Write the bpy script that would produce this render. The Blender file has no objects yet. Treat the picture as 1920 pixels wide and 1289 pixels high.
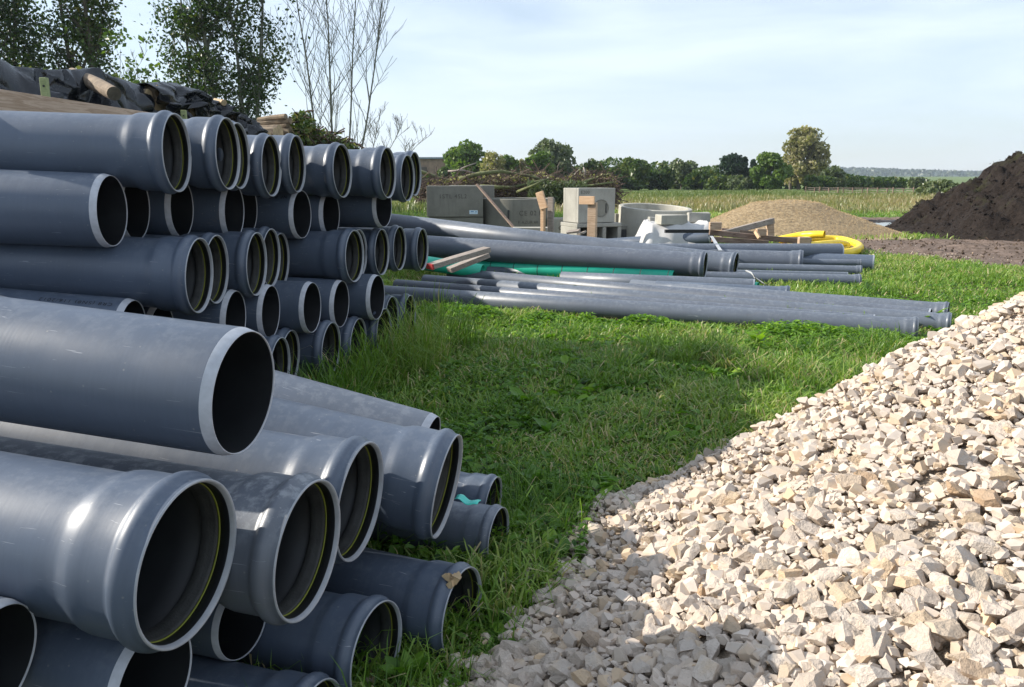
import bpy, bmesh, math, random
import numpy as np
from math import sin, cos, pi, radians, tan, atan2, sqrt
from mathutils import Vector, Matrix

# ------------------------------------------------------------------ camera
S = bpy.context.scene
C = S.collection
FPX, HORIZON, CAM_H = 1480.0, 338.0, 1.38          # focal length in photo pixels, horizon row, eye height
PITCH = math.atan((644.5 - HORIZON) / FPX)
cam_data = bpy.data.cameras.new('camera')
cam = bpy.data.objects.new('camera', cam_data)
C.objects.link(cam)
cam_data.sensor_width = 36.0
cam_data.lens = 36.0 * FPX / 1920.0
cam_data.clip_start = 0.05
cam_data.clip_end = 12000
cam.location = (0, 0, CAM_H)
cam.rotation_euler = (pi / 2 - PITCH, 0, 0)
S.camera = cam

# ------------------------------------------------------------------ sky, sun, exposure
SUN_EL, SUN_BACK = radians(29), radians(9)        # sun stands to the left and a little beyond the scene
to_sun = Vector((-cos(SUN_EL) * cos(SUN_BACK), cos(SUN_EL) * sin(SUN_BACK), sin(SUN_EL)))
S.view_settings.view_transform = 'Standard'
S.view_settings.look = 'None'
S.view_settings.gamma = 1
S.view_settings.use_curve_mapping = False
S.view_settings.exposure = 0.70
S.render.resolution_x, S.render.resolution_y = 1024, 687
S.cycles.max_bounces = 6
S.cycles.transparent_max_bounces = 6

world = bpy.data.worlds.new('World')
S.world = world
world.use_nodes = True
nt = world.node_tree
for n in list(nt.nodes):
    nt.nodes.remove(n)
out = nt.nodes.new('ShaderNodeOutputWorld')
bg = nt.nodes.new('ShaderNodeBackground')
sky = nt.nodes.new('ShaderNodeTexSky')
sky.sky_type = 'NISHITA'
sky.sun_disc = False
sky.sun_elevation = SUN_EL
sky.sun_rotation = atan2(to_sun.x, to_sun.y)
sky.air_density = 1.0
sky.dust_density = 0.4
sky.ozone_density = 1.2
tc = nt.nodes.new('ShaderNodeTexCoord')
mp = nt.nodes.new('ShaderNodeMapping')
mp.inputs['Scale'].default_value = (1.0, 1.0, 5.5)
mp.inputs['Rotation'].default_value = (0.0, radians(8), radians(20))
cn = nt.nodes.new('ShaderNodeTexNoise')
cn.inputs['Scale'].default_value = 2.2
cn.inputs['Detail'].default_value = 8
cn.inputs['Roughness'].default_value = 0.55
cn.inputs['Distortion'].default_value = 0.4
cr = nt.nodes.new('ShaderNodeMapRange')
cr.inputs['From Min'].default_value = 0.32
cr.inputs['From Max'].default_value = 0.75
cr.inputs['To Min'].default_value = 0.30
cr.inputs['To Max'].default_value = 0.92
mixs = nt.nodes.new('ShaderNodeMix')
mixs.data_type = 'RGBA'
mixs.inputs['B'].default_value = (7.2, 8.1, 9.3, 1)
L = nt.links.new
L(tc.outputs['Generated'], mp.inputs['Vector'])
L(mp.outputs[0], cn.inputs['Vector'])
L(cn.outputs['Fac'], cr.inputs['Value'])
L(cr.outputs[0], mixs.inputs['Factor'])
L(sky.outputs[0], mixs.inputs['A'])
L(mixs.outputs['Result'], bg.inputs['Color'])
bg.inputs['Strength'].default_value = 0.09
L(bg.outputs[0], out.inputs['Surface'])

sd = bpy.data.lights.new('sun', 'SUN')
sd.energy = 4.8
sd.angle = radians(0.53)
sd.color = (1.0, 0.93, 0.82)
sun = bpy.data.objects.new('sun', sd)
sun.rotation_euler = to_sun.to_track_quat('Z', 'Y').to_euler()
sun.location = (-8, 4, 9)
C.objects.link(sun)

# ------------------------------------------------------------------ helpers
CP, SP = cos(PITCH), sin(PITCH)
def pt(px, py, Y):                       # photo pixel at forward distance Y -> place in the world
    u = (644.5 - py) / FPX
    d = (( px - 960) / FPX, CP + u * SP, -SP + u * CP)
    t = Y / d[1]
    return Vector((d[0] * t, Y, CAM_H + d[2] * t))
def gp(px, py, z=0.0):                   # photo pixel -> place on the level z
    u = (644.5 - py) / FPX
    d = ((px - 960) / FPX, CP + u * SP, -SP + u * CP)
    t = (z - CAM_H) / d[2]
    return Vector((d[0] * t, d[1] * t, z))

def hsh(i, j, seed):
    n = (i.astype(np.int64) * 374761393 + j.astype(np.int64) * 668265263 + seed * 1442695041) & 0x7fffffff
    n = ((n ^ (n >> 13)) * 1274126177) & 0x7fffffff
    return ((n ^ (n >> 16)) & 0xffff) / 65535.0
def vnoise(x, y, seed=0):                # smooth value noise, about -1..1
    x = np.asarray(x, float); y = np.asarray(y, float)
    i = np.floor(x); j = np.floor(y); fx = x - i; fy = y - j
    fx = fx * fx * (3 - 2 * fx); fy = fy * fy * (3 - 2 * fy)
    a = hsh(i, j, seed); b = hsh(i + 1, j, seed); c = hsh(i, j + 1, seed); d = hsh(i + 1, j + 1, seed)
    return 2 * ((a * (1 - fx) + b * fx) * (1 - fy) + (c * (1 - fx) + d * fx) * fy) - 1
def fbm(x, y, octv=4, seed=0, gain=0.5):
    s = 0; a = 1.0; t = 0
    for k in range(octv):
        s = s + a * vnoise(np.asarray(x) * 2 ** k, np.asarray(y) * 2 ** k, seed + k * 17); t += a; a *= gain
    return s / t
def sstep(x, a, b):
    t = np.clip((np.asarray(x, float) - a) / (b - a), 0, 1)
    return t * t * (3 - 2 * t)
def inpoly(x, y, poly):
    x = np.asarray(x); y = np.asarray(y); c = np.zeros(x.shape, bool)
    n = len(poly); j = n - 1
    for i in range(n):
        xi, yi = poly[i][0], poly[i][1]; xj, yj = poly[j][0], poly[j][1]
        if yi != yj:
            c ^= ((yi > y) != (yj > y)) & (x < (xj - xi) * (y - yi) / (yj - yi) + xi)
        j = i
    return c

def npmesh(name, V, quads=None, tris=None, smooth=False, attrs=None):
    me = bpy.data.meshes.new(name)
    V = np.asarray(V, np.float32)
    nq = 0 if quads is None else len(quads); ntr = 0 if tris is None else len(tris)
    idx = []
    if nq: idx.append(np.asarray(quads, np.int32).ravel())
    if ntr: idx.append(np.asarray(tris, np.int32).ravel())
    idx = np.concatenate(idx)
    me.vertices.add(len(V)); me.vertices.foreach_set('co', V.ravel())
    me.loops.add(len(idx)); me.loops.foreach_set('vertex_index', idx)
    me.polygons.add(nq + ntr)
    st = np.concatenate([np.arange(nq) * 4, nq * 4 + np.arange(ntr) * 3]).astype(np.int32)
    me.polygons.foreach_set('loop_start', st)
    if attrs:
        for k, v in attrs.items():
            a = me.attributes.new(k, 'FLOAT', 'POINT'); a.data.foreach_set('value', np.asarray(v, np.float32))
    me.update(calc_edges=True)
    me.polygons.foreach_set('use_smooth', np.full(nq + ntr, smooth))
    return me
def link(name, me, mat=None, parent=None, loc=None, rot=None, label=None, cat=None, group=None, kind=None):
    o = bpy.data.objects.new(name, me); C.objects.link(o)
    if mat is not None and me is not None and hasattr(me, 'materials') and len(me.materials) == 0:
        for m in (mat if isinstance(mat, (list, tuple)) else [mat]): me.materials.append(m)
    if parent is not None: o.parent = parent
    if loc is not None: o.location = loc
    if rot is not None: o.rotation_euler = rot
    if label: o['label'] = label
    if cat: o['category'] = cat
    if group: o['group'] = group
    if kind: o['kind'] = kind
    return o
def thing(name, loc, label, cat, rot=None, group=None):
    return link(name, None, loc=loc, rot=rot, label=label, cat=cat, group=group)

class MB:                                # collects pieces into one mesh
    def __init__(s): s.v = []; s.f = []; s.m = []
    def add(s, vs, fs, mi=0):
        b = len(s.v); s.v += [tuple(v) for v in vs]; s.f += [tuple(i + b for i in f) for f in fs]; s.m += [mi] * len(fs)
    def box(s, c, size, R=None, mi=0, jit=0.0):
        hx, hy, hz = size[0] / 2, size[1] / 2, size[2] / 2
        vs = [Vector((x, y, z)) for x in (-hx, hx) for y in (-hy, hy) for z in (-hz, hz)]
        if jit: vs = [v + Vector((random.uniform(-jit, jit), random.uniform(-jit, jit), random.uniform(-jit, jit))) for v in vs]
        if R is not None: vs = [R @ v for v in vs]
        vs = [v + Vector(c) for v in vs]
        s.add(vs, [(0, 1, 3, 2), (4, 6, 7, 5), (0, 4, 5, 1), (2, 3, 7, 6), (0, 2, 6, 4), (1, 5, 7, 3)], mi)
    def bar(s, a, b, w, h, roll=0.0, mi=0):
        a = Vector(a); b = Vector(b); d = (b - a); Ln = d.length
        q = d.to_track_quat('X', 'Z').to_matrix() @ Matrix.Rotation(roll, 3, 'X')
        s.box((a + b) / 2, (Ln, w, h), q, mi)
    def tube(s, pts, rad, seg=6, cap=True, mi=0):
        pts = [Vector(p) for p in pts]; n = len(pts)
        if not hasattr(rad, '__len__'): rad = [rad] * n
        vs = []; prev = None
        for i in range(n):
            t = (pts[min(i + 1, n - 1)] - pts[max(i - 1, 0)])
            if t.length < 1e-9: t = Vector((0, 0, 1))
            t.normalize()
            ref = prev if prev is not None else (Vector((0, 0, 1)) if abs(t.z) < 0.9 else Vector((1, 0, 0)))
            u = (ref - t * ref.dot(t))
            if u.length < 1e-6: u = t.orthogonal()
            u.normalize(); w = t.cross(u); prev = u
            for k in range(seg):
                a = 2 * pi * k / seg
                vs.append(pts[i] + (u * cos(a) + w * sin(a)) * rad[i])
        fs = []
        for i in range(n - 1):
            for k in range(seg):
                k2 = (k + 1) % seg
                fs.append((i * seg + k, i * seg + k2, (i + 1) * seg + k2, (i + 1) * seg + k))
        if cap:
            fs.append(tuple(range(seg))[::-1]); fs.append(tuple((n - 1) * seg + k for k in range(seg)))
        s.add(vs, fs, mi)
    def mesh(s, name, smooth=False, mats=None):
        me = bpy.data.meshes.new(name); me.from_pydata(s.v, [], s.f); me.update()
        if mats:
            for m in mats: me.materials.append(m)
        me.polygons.foreach_set('material_index', s.m)
        me.polygons.foreach_set('use_smooth', [smooth] * len(s.f))
        return me
def bevel(me, w=0.01, seg=2):
    bm = bmesh.new(); bm.from_mesh(me)
    es = [e for e in bm.edges if len(e.link_faces) == 2 and e.calc_face_angle(0) > 0.6]
    bmesh.ops.bevel(bm, geom=es, offset=w, segments=seg, affect='EDGES', profile=0.6)
    bm.to_mesh(me); bm.free(); return me

# ------------------------------------------------------------------ material helper
class NT:
    def __init__(s, name):
        s.m = bpy.data.materials.new(name); s.m.use_nodes = True; s.t = s.m.node_tree
        s.b = s.t.nodes['Principled BSDF']; s.o = s.t.nodes['Material Output']
    def n(s, typ, **kw):
        x = s.t.nodes.new(typ)
        for k, v in kw.items():
            if k in x.inputs: x.inputs[k].default_value = v
            else: setattr(x, k, v)
        return x
    def l(s, a, b): s.t.links.new(a, b)
    def coord(s, out='Object', scale=(1, 1, 1), rnd=False):
        tc = s.n('ShaderNodeTexCoord'); v = tc.outputs[out]
        if rnd:
            oi = s.n('ShaderNodeObjectInfo'); mu = s.n('ShaderNodeMath', operation='MULTIPLY'); mu.inputs[1].default_value = 37.0
            s.l(oi.outputs['Random'], mu.inputs[0]); va = s.n('ShaderNodeVectorMath', operation='ADD')
            s.l(v, va.inputs[0]); s.l(mu.outputs[0], va.inputs[1]); v = va.outputs[0]
        mp = s.n('ShaderNodeMapping'); mp.inputs['Scale'].default_value = scale; s.l(v, mp.inputs['Vector']); return mp.outputs[0]
    def noise(s, v, scale, detail=4, rough=0.55, dist=0.0):
        x = s.n('ShaderNodeTexNoise'); x.inputs['Scale'].default_value = scale; x.inputs['Detail'].default_value = detail
        x.inputs['Roughness'].default_value = rough; x.inputs['Distortion'].default_value = dist; s.l(v, x.inputs['Vector']); return x.outputs['Fac']
    def ramp(s, fac, stops):
        r = s.n('ShaderNodeValToRGB'); e = r.color_ramp.elements
        while len(e) < len(stops): e.new(0.5)
        for k, (p_, c_) in enumerate(stops):
            e[k].position = p_; e[k].color = (c_[0], c_[1], c_[2], 1) if hasattr(c_, '__len__') else (c_, c_, c_, 1)
        s.l(fac, r.inputs['Fac']); return r.outputs['Color']
    def mix(s, fac, a, b, mode='MIX'):
        x = s.n('ShaderNodeMix'); x.data_type = 'RGBA'; x.blend_type = mode
        for i, q in (('Factor', fac), ('A', a), ('B', b)):
            if hasattr(q, 'links'): s.l(q, x.inputs[i])
            elif hasattr(q, '__len__'): x.inputs[i].default_value = (q[0], q[1], q[2], 1)
            else: x.inputs[i].default_value = q
        return x.outputs['Result']
    def bump(s, h, strength=0.3, dist=0.01):
        b = s.n('ShaderNodeBump'); b.inputs['Strength'].default_value = strength; b.inputs['Distance'].default_value = dist
        s.l(h, b.inputs['Height']); s.l(b.outputs[0], s.b.inputs['Normal'])
    def attr(s, name): x = s.n('ShaderNodeAttribute'); x.attribute_name = name; return x.outputs['Fac']
    def base(s, c): s.l(c, s.b.inputs['Base Color']) if hasattr(c, 'links') else setattr(s.b.inputs['Base Color'], 'default_value', (c[0], c[1], c[2], 1))
    def rough(s, r): s.l(r, s.b.inputs['Roughness']) if hasattr(r, 'links') else setattr(s.b.inputs['Roughness'], 'default_value', r)

def plain(name, col, rough=0.6, var=0.25, scale=8, bump=0.2, bd=0.004, spec=0.5, rnd=True):
    t = NT(name); v = t.coord(rnd=rnd)
    n1 = t.noise(v, scale, 5); lo = [c * (1 - var) for c in col]; hi = [min(1, c * (1 + var)) for c in col]
    t.base(t.ramp(n1, [(0.3, lo), (0.7, hi)])); t.rough(rough); t.b.inputs['Specular IOR Level'].default_value = spec
    if bump: t.bump(t.noise(v, scale * 6, 4), bump, bd)
    return t.m
def leafmat(name, cols, trans=0.35, rough=0.38, tcol=(1.0, 1.15, 0.4)):
    t = NT(name); c = t.ramp(t.attr('tone'), [(i / (len(cols) - 1), q) for i, q in enumerate(cols)])
    t.base(c); t.rough(rough); t.b.inputs['Specular IOR Level'].default_value = 0.35
    tr = t.n('ShaderNodeBsdfTranslucent'); t.l(t.mix(1.0, c, tcol, 'MULTIPLY'), tr.inputs['Color'])
    mx = t.n('ShaderNodeMixShader'); mx.inputs[0].default_value = trans
    t.l(t.b.outputs[0], mx.inputs[1]); t.l(tr.outputs[0], mx.inputs[2]); t.l(mx.outputs[0], t.o.inputs['Surface'])
    return t.m
# ------------------------------------------------------------------ materials
def pvc(name, col, dust=0.25, wet=0.0):
    t = NT(name); v = t.coord(rnd=True)
    fine = t.noise(t.coord(scale=(40, 3, 3), rnd=True), 3, 3)
    big = t.noise(v, 2.2, 5, 0.6)
    c = t.ramp(big, [(0.3, [q * 0.86 for q in col]), (0.7, [q * 1.12 for q in col])])
    c = t.mix(t.ramp(fine, [(0.35, 0.0), (0.75, 0.16)]), c, [q * 1.5 for q in col])
    geo = t.n('ShaderNodeNewGeometry'); sp = t.n('ShaderNodeSeparateXYZ'); t.l(geo.outputs['Normal'], sp.inputs[0])
    up = t.ramp(sp.outputs['Z'], [(0.35, 0.0), (0.95, 1.0)])
    sm = t.noise(v, 26, 7, 0.7); dm = t.ramp(sm, [(0.48, 0.0), (0.60, 1.0)])
    # dried splashes: pale dust film with drop-shaped clean spots, lying on the upper side
    dd = t.mix(1.0, dm, up, 'MULTIPLY'); dd = t.mix(1.0, dd, (dust, dust, dust), 'MULTIPLY')
    c = t.mix(dd, c, (0.36, 0.38, 0.40))
    # dried mud smears
    mudn = t.noise(t.coord(scale=(1.0, 2.2, 2.2), rnd=True), 3.4, 8, 0.72, 0.6)
    c = t.mix(t.ramp(mudn, [(0.62, 0.0), (0.72, 0.28)]), c, (0.17, 0.145, 0.115))
    # a few scratches
    sc = t.noise(t.coord(scale=(1.5, 9, 30), rnd=True), 5, 2, 0.5, 1.5)
    c = t.mix(t.ramp(sc, [(0.71, 0.0), (0.74, 0.5)]), c, (0.42, 0.43, 0.46))
    spk = t.n('ShaderNodeTexVoronoi'); spk.inputs['Scale'].default_value = 24; t.l(v, spk.inputs['Vector'])
    c = t.mix(t.ramp(spk.outputs['Distance'], [(0.0, 0.7), (0.085, 0.0)]), c, (0.30, 0.29, 0.27))
    t.base(c)
    t.rough(t.ramp(t.noise(v, 7, 5), [(0.3, 0.36), (0.7, 0.50)]))
    t.b.inputs['Specular IOR Level'].default_value = 0.55
    t.bump(t.noise(t.coord(scale=(60, 4, 4), rnd=True), 3, 2), 0.06, 0.002)
    return t.m
M = {}
M['pvc'] = pvc('grey_pvc', (0.074, 0.096, 0.136), 0.10)
M['pvc_dusty'] = pvc('grey_pvc_dusty', (0.11, 0.124, 0.15), 0.5)
M['pvc_old'] = pvc('weathered_grey_pvc', (0.10, 0.118, 0.15), 0.2)
M['pvc_small'] = pvc('dirty_grey_pvc', (0.09, 0.105, 0.135), 0.2)
def pvc_in():  # near-black bore: shade inside the grey pipes is put into the base colour
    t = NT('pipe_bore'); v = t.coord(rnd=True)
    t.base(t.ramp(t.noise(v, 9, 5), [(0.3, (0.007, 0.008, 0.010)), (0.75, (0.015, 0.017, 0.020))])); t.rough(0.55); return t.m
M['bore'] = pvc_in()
M['rim'] = plain('pipe_rim_edge', (0.30, 0.32, 0.35), 0.45, 0.12, 30, 0.1)
M['cut'] = plain('sawn_bevel', (0.42, 0.44, 0.48), 0.6, 0.12, 40, 0.3, 0.001)
M['rubber'] = plain('seal_rubber', (0.022, 0.023, 0.022), 0.6, 0.4, 30, 0.3)
M['lime'] = plain('seal_line', (0.19, 0.21, 0.02), 0.6, 0.1, 8, 0)
M['ink'] = plain('black_ink', (0.015, 0.015, 0.018), 0.6, 0.1, 8, 0)
M['stencil'] = plain('faded_stencil', (0.10, 0.095, 0.08), 0.9, 0.5, 25, 0)
M['teal'] = plain('teal_plastic', (0.02, 0.42, 0.28), 0.4, 0.12, 6, 0.05)
M['teal_film'] = plain('teal_film', (0.06, 0.60, 0.50), 0.35, 0.1, 6, 0.1)
M['seam'] = plain('dark_seam', (0.02, 0.05, 0.045), 0.6, 0.1, 8, 0)
M['yellow'] = plain('yellow_plastic', (0.88, 0.62, 0.03), 0.42, 0.1, 4, 0.05)
M['redpaint'] = plain('red_paint', (0.35, 0.03, 0.03), 0.6, 0.2, 20, 0.1)
M['white_sheet'] = plain('white_sheet', (0.50, 0.49, 0.48), 0.55, 0.12, 5, 0.2)
M['sticker'] = plain('pale_sticker', (0.62, 0.76, 0.86), 0.4, 0.1, 30, 0)
M['sticker_print'] = plain('sticker_print', (0.15, 0.3, 0.5), 0.4, 0.1, 30, 0)
M['metal'] = plain('galvanised_strap', (0.45, 0.46, 0.47), 0.4, 0.15, 20, 0.1)
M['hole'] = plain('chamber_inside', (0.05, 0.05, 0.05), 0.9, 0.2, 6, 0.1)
def concrete(name, col):
    t = NT(name); v = t.coord(rnd=True)
    n1 = t.noise(v, 1.6, 6, 0.65); n2 = t.noise(v, 60, 3)
    c = t.ramp(n1, [(0.3, [q * 0.72 for q in col]), (0.55, col), (0.75, [q * 1.15 for q in col])])
    c = t.mix(t.ramp(n2, [(0.45, 0.0), (0.75, 0.35)]), c, [q * 0.6 for q in col])
    pv = t.n('ShaderNodeTexVoronoi'); pv.inputs['Scale'].default_value = 30; t.l(v, pv.inputs['Vector'])
    c = t.mix(t.ramp(pv.outputs['Distance'], [(0.05, 0.6), (0.14, 0.0)]), c, [q * 0.35 for q in col])
    st = t.noise(t.coord(scale=(5, 5, 0.6), rnd=True), 2.0, 4)
    c = t.mix(t.ramp(st, [(0.52, 0.0), (0.72, 0.4)]), c, [q * 0.55 for q in col])
    t.base(c); t.rough(0.85); t.bump(n2, 0.4, 0.004); return t.m
M['concrete'] = concrete('concrete', (0.36, 0.35, 0.31))
M['concrete_dark'] = concrete('weathered_concrete', (0.24, 0.23, 0.195))
M['concrete_light'] = concrete('pale_concrete', (0.45, 0.43, 0.37))
def wood(name, c1, c2, knots=True):
    t = NT(name); v = t.coord(scale=(0.9, 14, 14), rnd=True)
    n = t.noise(v, 3, 6, 0.6, 0.6); c = t.ramp(n, [(0.3, c1), (0.48, c2), (0.56, c1), (0.72, c2)])
    bl = t.noise(t.coord(rnd=True), 3.2, 4); c = t.mix(t.ramp(bl, [(0.45, 0.0), (0.75, 0.45)]), c, [q * 0.55 for q in c1])
    if knots:
        kv = t.n('ShaderNodeTexVoronoi'); kv.inputs['Scale'].default_value = 3.0; t.l(t.coord(scale=(1, 3, 3), rnd=True), kv.inputs['Vector'])
        c = t.mix(t.ramp(kv.outputs['Distance'], [(0.04, 0.9), (0.11, 0.0)]), c, (0.07, 0.03, 0.015))
    t.base(c); t.rough(0.75); t.bump(n, 0.35, 0.003); return t.m
M['wood'] = wood('pale_timber', (0.36, 0.24, 0.15), (0.56, 0.41, 0.29))
M['wood_new'] = wood('fresh_timber', (0.62, 0.38, 0.22), (0.74, 0.50, 0.31))
M['wood_old'] = wood('weathered_timber', (0.14, 0.09, 0.065), (0.28, 0.20, 0.15))
M['wood_green'] = wood('green_timber', (0.22, 0.26, 0.11), (0.34, 0.37, 0.17), False)
M['wood_grey'] = wood('grey_timber', (0.22, 0.18, 0.15), (0.36, 0.31, 0.27))
M['bark'] = plain('bark', (0.10, 0.085, 0.06), 0.9, 0.45, 6, 0.9, 0.02)
M['bark_grey'] = plain('smooth_bark', (0.12, 0.125, 0.095), 0.85, 0.35, 6, 0.5, 0.01)
M['bark_far'] = plain('far_bark', (0.11, 0.09, 0.07), 0.9, 0.3, 2, 0.3, 0.02)
M['log_bark'] = plain('log_bark', (0.20, 0.15, 0.10), 0.9, 0.5, 9, 0.8, 0.012)
M['log_end'] = plain('log_end', (0.42, 0.31, 0.18), 0.8, 0.35, 14, 0.4, 0.004)
def tarpmat():
    t = NT('black_tarp'); v = t.coord()
    n = t.noise(v, 7, 5, 0.6, 0.8)
    t.base((0.009, 0.011, 0.016)); t.rough(t.ramp(n, [(0.3, 0.17), (0.7, 0.30)])); t.b.inputs['Specular IOR Level'].default_value = 0.55
    rg = t.noise(t.coord(scale=(1, 1, 0.45)), 13, 5, 0.6, 1.0); t.bump(rg, 0.25, 0.03)
    return t.m
M['tarp'] = tarpmat()
def stonemat(name, stops, bumpd=0.004, sc=30):
    t = NT(name)
    c = t.ramp(t.attr('tone'), stops); v = t.coord('Object', rnd=False)
    n = t.noise(v, sc, 6, 0.65)
    c = t.mix(t.ramp(n, [(0.35, 0.35), (0.62, 0.0)]), c, (0.36, 0.30, 0.24))
    c = t.mix(t.ramp(t.noise(v, sc * 0.4, 4), [(0.56, 0.0), (0.72, 0.4)]), c, (0.60, 0.44, 0.26))
    t.base(c); t.rough(0.85); t.b.inputs['Specular IOR Level'].default_value = 0.25; t.bump(n, 0.5, bumpd); return t.m
ST = [(0.0, (0.54, 0.45, 0.37)), (0.18, (0.61, 0.52, 0.44)), (0.38, (0.46, 0.385, 0.32)), (0.58, (0.63, 0.55, 0.475)), (0.74, (0.50, 0.435, 0.375)), (0.88, (0.58, 0.43, 0.28)), (0.95, (0.38, 0.33, 0.28)), (1.0, (0.50, 0.31, 0.16))]
M['stone'] = stonemat('crushed_limestone', ST)
def stone_single():
    t = NT('single_limestone'); oi = t.n('ShaderNodeObjectInfo')
    c = t.ramp(oi.outputs['Random'], ST); v = t.coord(rnd=True); n = t.noise(v, 1.3, 6, 0.65)
    c = t.mix(t.ramp(n, [(0.35, 0.35), (0.62, 0.0)]), c, (0.36, 0.30, 0.24))
    c = t.mix(t.ramp(t.noise(v, .55, 4), [(0.56, 0.0), (0.72, 0.4)]), c, (0.60, 0.44, 0.26))
    t.base(c); t.rough(0.85); t.b.inputs['Specular IOR Level'].default_value = 0.25; t.bump(n, 0.5, 0.1); return t.m
M['stone1'] = stone_single()
M['stonebed'] = plain('stone_dust', (0.46, 0.37, 0.28), 0.95, 0.4, 22, 1.0, 0.02)
M['pea'] = stonemat('tan_pebbles', [(0.0, (0.48, 0.33, 0.16)), (0.3, (0.62, 0.46, 0.25)), (0.6, (0.38, 0.26, 0.13)), (0.85, (0.76, 0.60, 0.38)), (1.0, (0.28, 0.19, 0.10))], 0.004, 10)
M['peabed'] = plain('tan_gravel_bed', (0.36, 0.27, 0.16), 0.95, 0.45, 14, 1.0, 0.03)
def soil(name, col, mossy=True):
    t = NT(name); v = t.coord(rnd=False)
    n = t.noise(v, 1.3, 8, 0.65); n2 = t.noise(v, 12, 6, 0.7)
    c = t.ramp(n2, [(0.3, [q * 0.55 for q in col]), (0.55, col), (0.78, [q * 1.7 for q in col])])
    if mossy: c = t.mix(t.ramp(n, [(0.56, 0.0), (0.68, 0.35)]), c, (0.06, 0.075, 0.02))
    t.base(c); t.rough(0.95); t.b.inputs['Specular IOR Level'].default_value = 0.2; t.bump(n2, 1.0, 0.09); return t.m
M['soil'] = soil('dark_topsoil', (0.027, 0.020, 0.0165))
M['clod'] = soil('mud_clod', (0.13, 0.095, 0.07), False)
M['grass'] = leafmat('grass_blades', [(0.045, 0.10, 0.02), (0.10, 0.205, 0.03), (0.19, 0.32, 0.05), (0.30, 0.39, 0.10), (0.52, 0.43, 0.25)], 0.40)
M['herb'] = leafmat('herb_leaves', [(0.045, 0.12, 0.018), (0.13, 0.27, 0.03), (0.28, 0.44, 0.05)], 0.42)
M['meadow'] = leafmat('dry_meadow', [(0.10, 0.15, 0.04), (0.18, 0.21, 0.075), (0.29, 0.25, 0.14), (0.36, 0.29, 0.18)], 0.3)
M['leaf_dark'] = leafmat('dark_leaves', [(0.022, 0.048, 0.014), (0.045, 0.085, 0.02), (0.085, 0.13, 0.03), (0.19, 0.16, 0.05)], 0.4)
M['leaf_mid'] = leafmat('green_leaves', [(0.035, 0.065, 0.02), (0.07, 0.115, 0.03), (0.13, 0.17, 0.04), (0.22, 0.20, 0.06)], 0.3)
M['leaf_lime'] = leafmat('fresh_leaves', [(0.06, 0.11, 0.025), (0.12, 0.19, 0.035), (0.22, 0.28, 0.06)], 0.35)
M['leaf_grey'] = leafmat('grey_green_leaves', [(0.08, 0.105, 0.055), (0.13, 0.165, 0.08), (0.21, 0.22, 0.11)], 0.3)
M['leaf_tan'] = leafmat('autumn_leaves', [(0.16, 0.16, 0.07), (0.29, 0.27, 0.13), (0.40, 0.35, 0.20), (0.22, 0.25, 0.08)], 0.35)
M['leaf_fir'] = leafmat('conifer_needles', [(0.015, 0.036, 0.018), (0.028, 0.055, 0.026), (0.045, 0.075, 0.03)], 0.15)
M['leaf_hill'] = leafmat('hill_trees', [(0.035, 0.055, 0.025), (0.05, 0.07, 0.03), (0.08, 0.085, 0.04)], 0.15)
M['twig'] = plain('reddish_twigs', (0.085, 0.055, 0.04), 0.9, 0.4, 3, 0.2)
M['moss_bark'] = plain('mossy_bark', (0.13, 0.14, 0.06), 0.9, 0.4, 3, 0.6, 0.03)
def watermat():
    t = NT('puddle_water'); t.base((0.10, 0.09, 0.07)); t.rough(0.04); t.b.inputs['Specular IOR Level'].default_value = 0.8
    t.bump(t.noise(t.coord(), 6, 3), 0.05, 0.01); return t.m
M['water'] = watermat()
def groundmat():
    t = NT('field_ground'); v = t.coord()
    n = t.noise(v, 9, 8, 0.65); nb = t.noise(v, 0.5, 6, 0.6); nf = t.noise(v, 60, 4)
    g = t.ramp(n, [(0.3, (0.030, 0.028, 0.014)), (0.5, (0.055, 0.060, 0.02)), (0.62, (0.085, 0.10, 0.03)), (0.8, (0.14, 0.11, 0.06))])
    far = t.ramp(nb, [(0.3, (0.10, 0.145, 0.04)), (0.6, (0.13, 0.18, 0.05)), (0.75, (0.17, 0.19, 0.08))])
    g = t.mix(t.attr('far'), g, far)
    d = t.ramp(t.noise(v, 0.9, 6, 0.65), [(0.3, (0.22, 0.22, 0.07)), (0.6, (0.36, 0.28, 0.13)), (0.8, (0.30, 0.22, 0.13))])
    g = t.mix(t.attr('dry'), g, d)
    m1 = t.ramp(t.noise(v, 5, 8, 0.7), [(0.3, (0.075, 0.052, 0.040)), (0.5, (0.17, 0.125, 0.098)), (0.7, (0.27, 0.20, 0.165))])
    g = t.mix(t.attr('mud'), g, m1)
    g = t.mix(t.attr('wet'), g, (0.035, 0.028, 0.024))
    g = t.mix(t.attr('sand'), g, (0.40, 0.28, 0.21))
    t.base(g); r = t.mix(t.attr('wet'), (0.95, 0.95, 0.95), (0.4, 0.4, 0.4)); t.rough(r); t.b.inputs['Specular IOR Level'].default_value = 0.25
    t.bump(t.noise(v, 22, 7, 0.7), 0.8, 0.04); return t.m
M['ground'] = groundmat()
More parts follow.
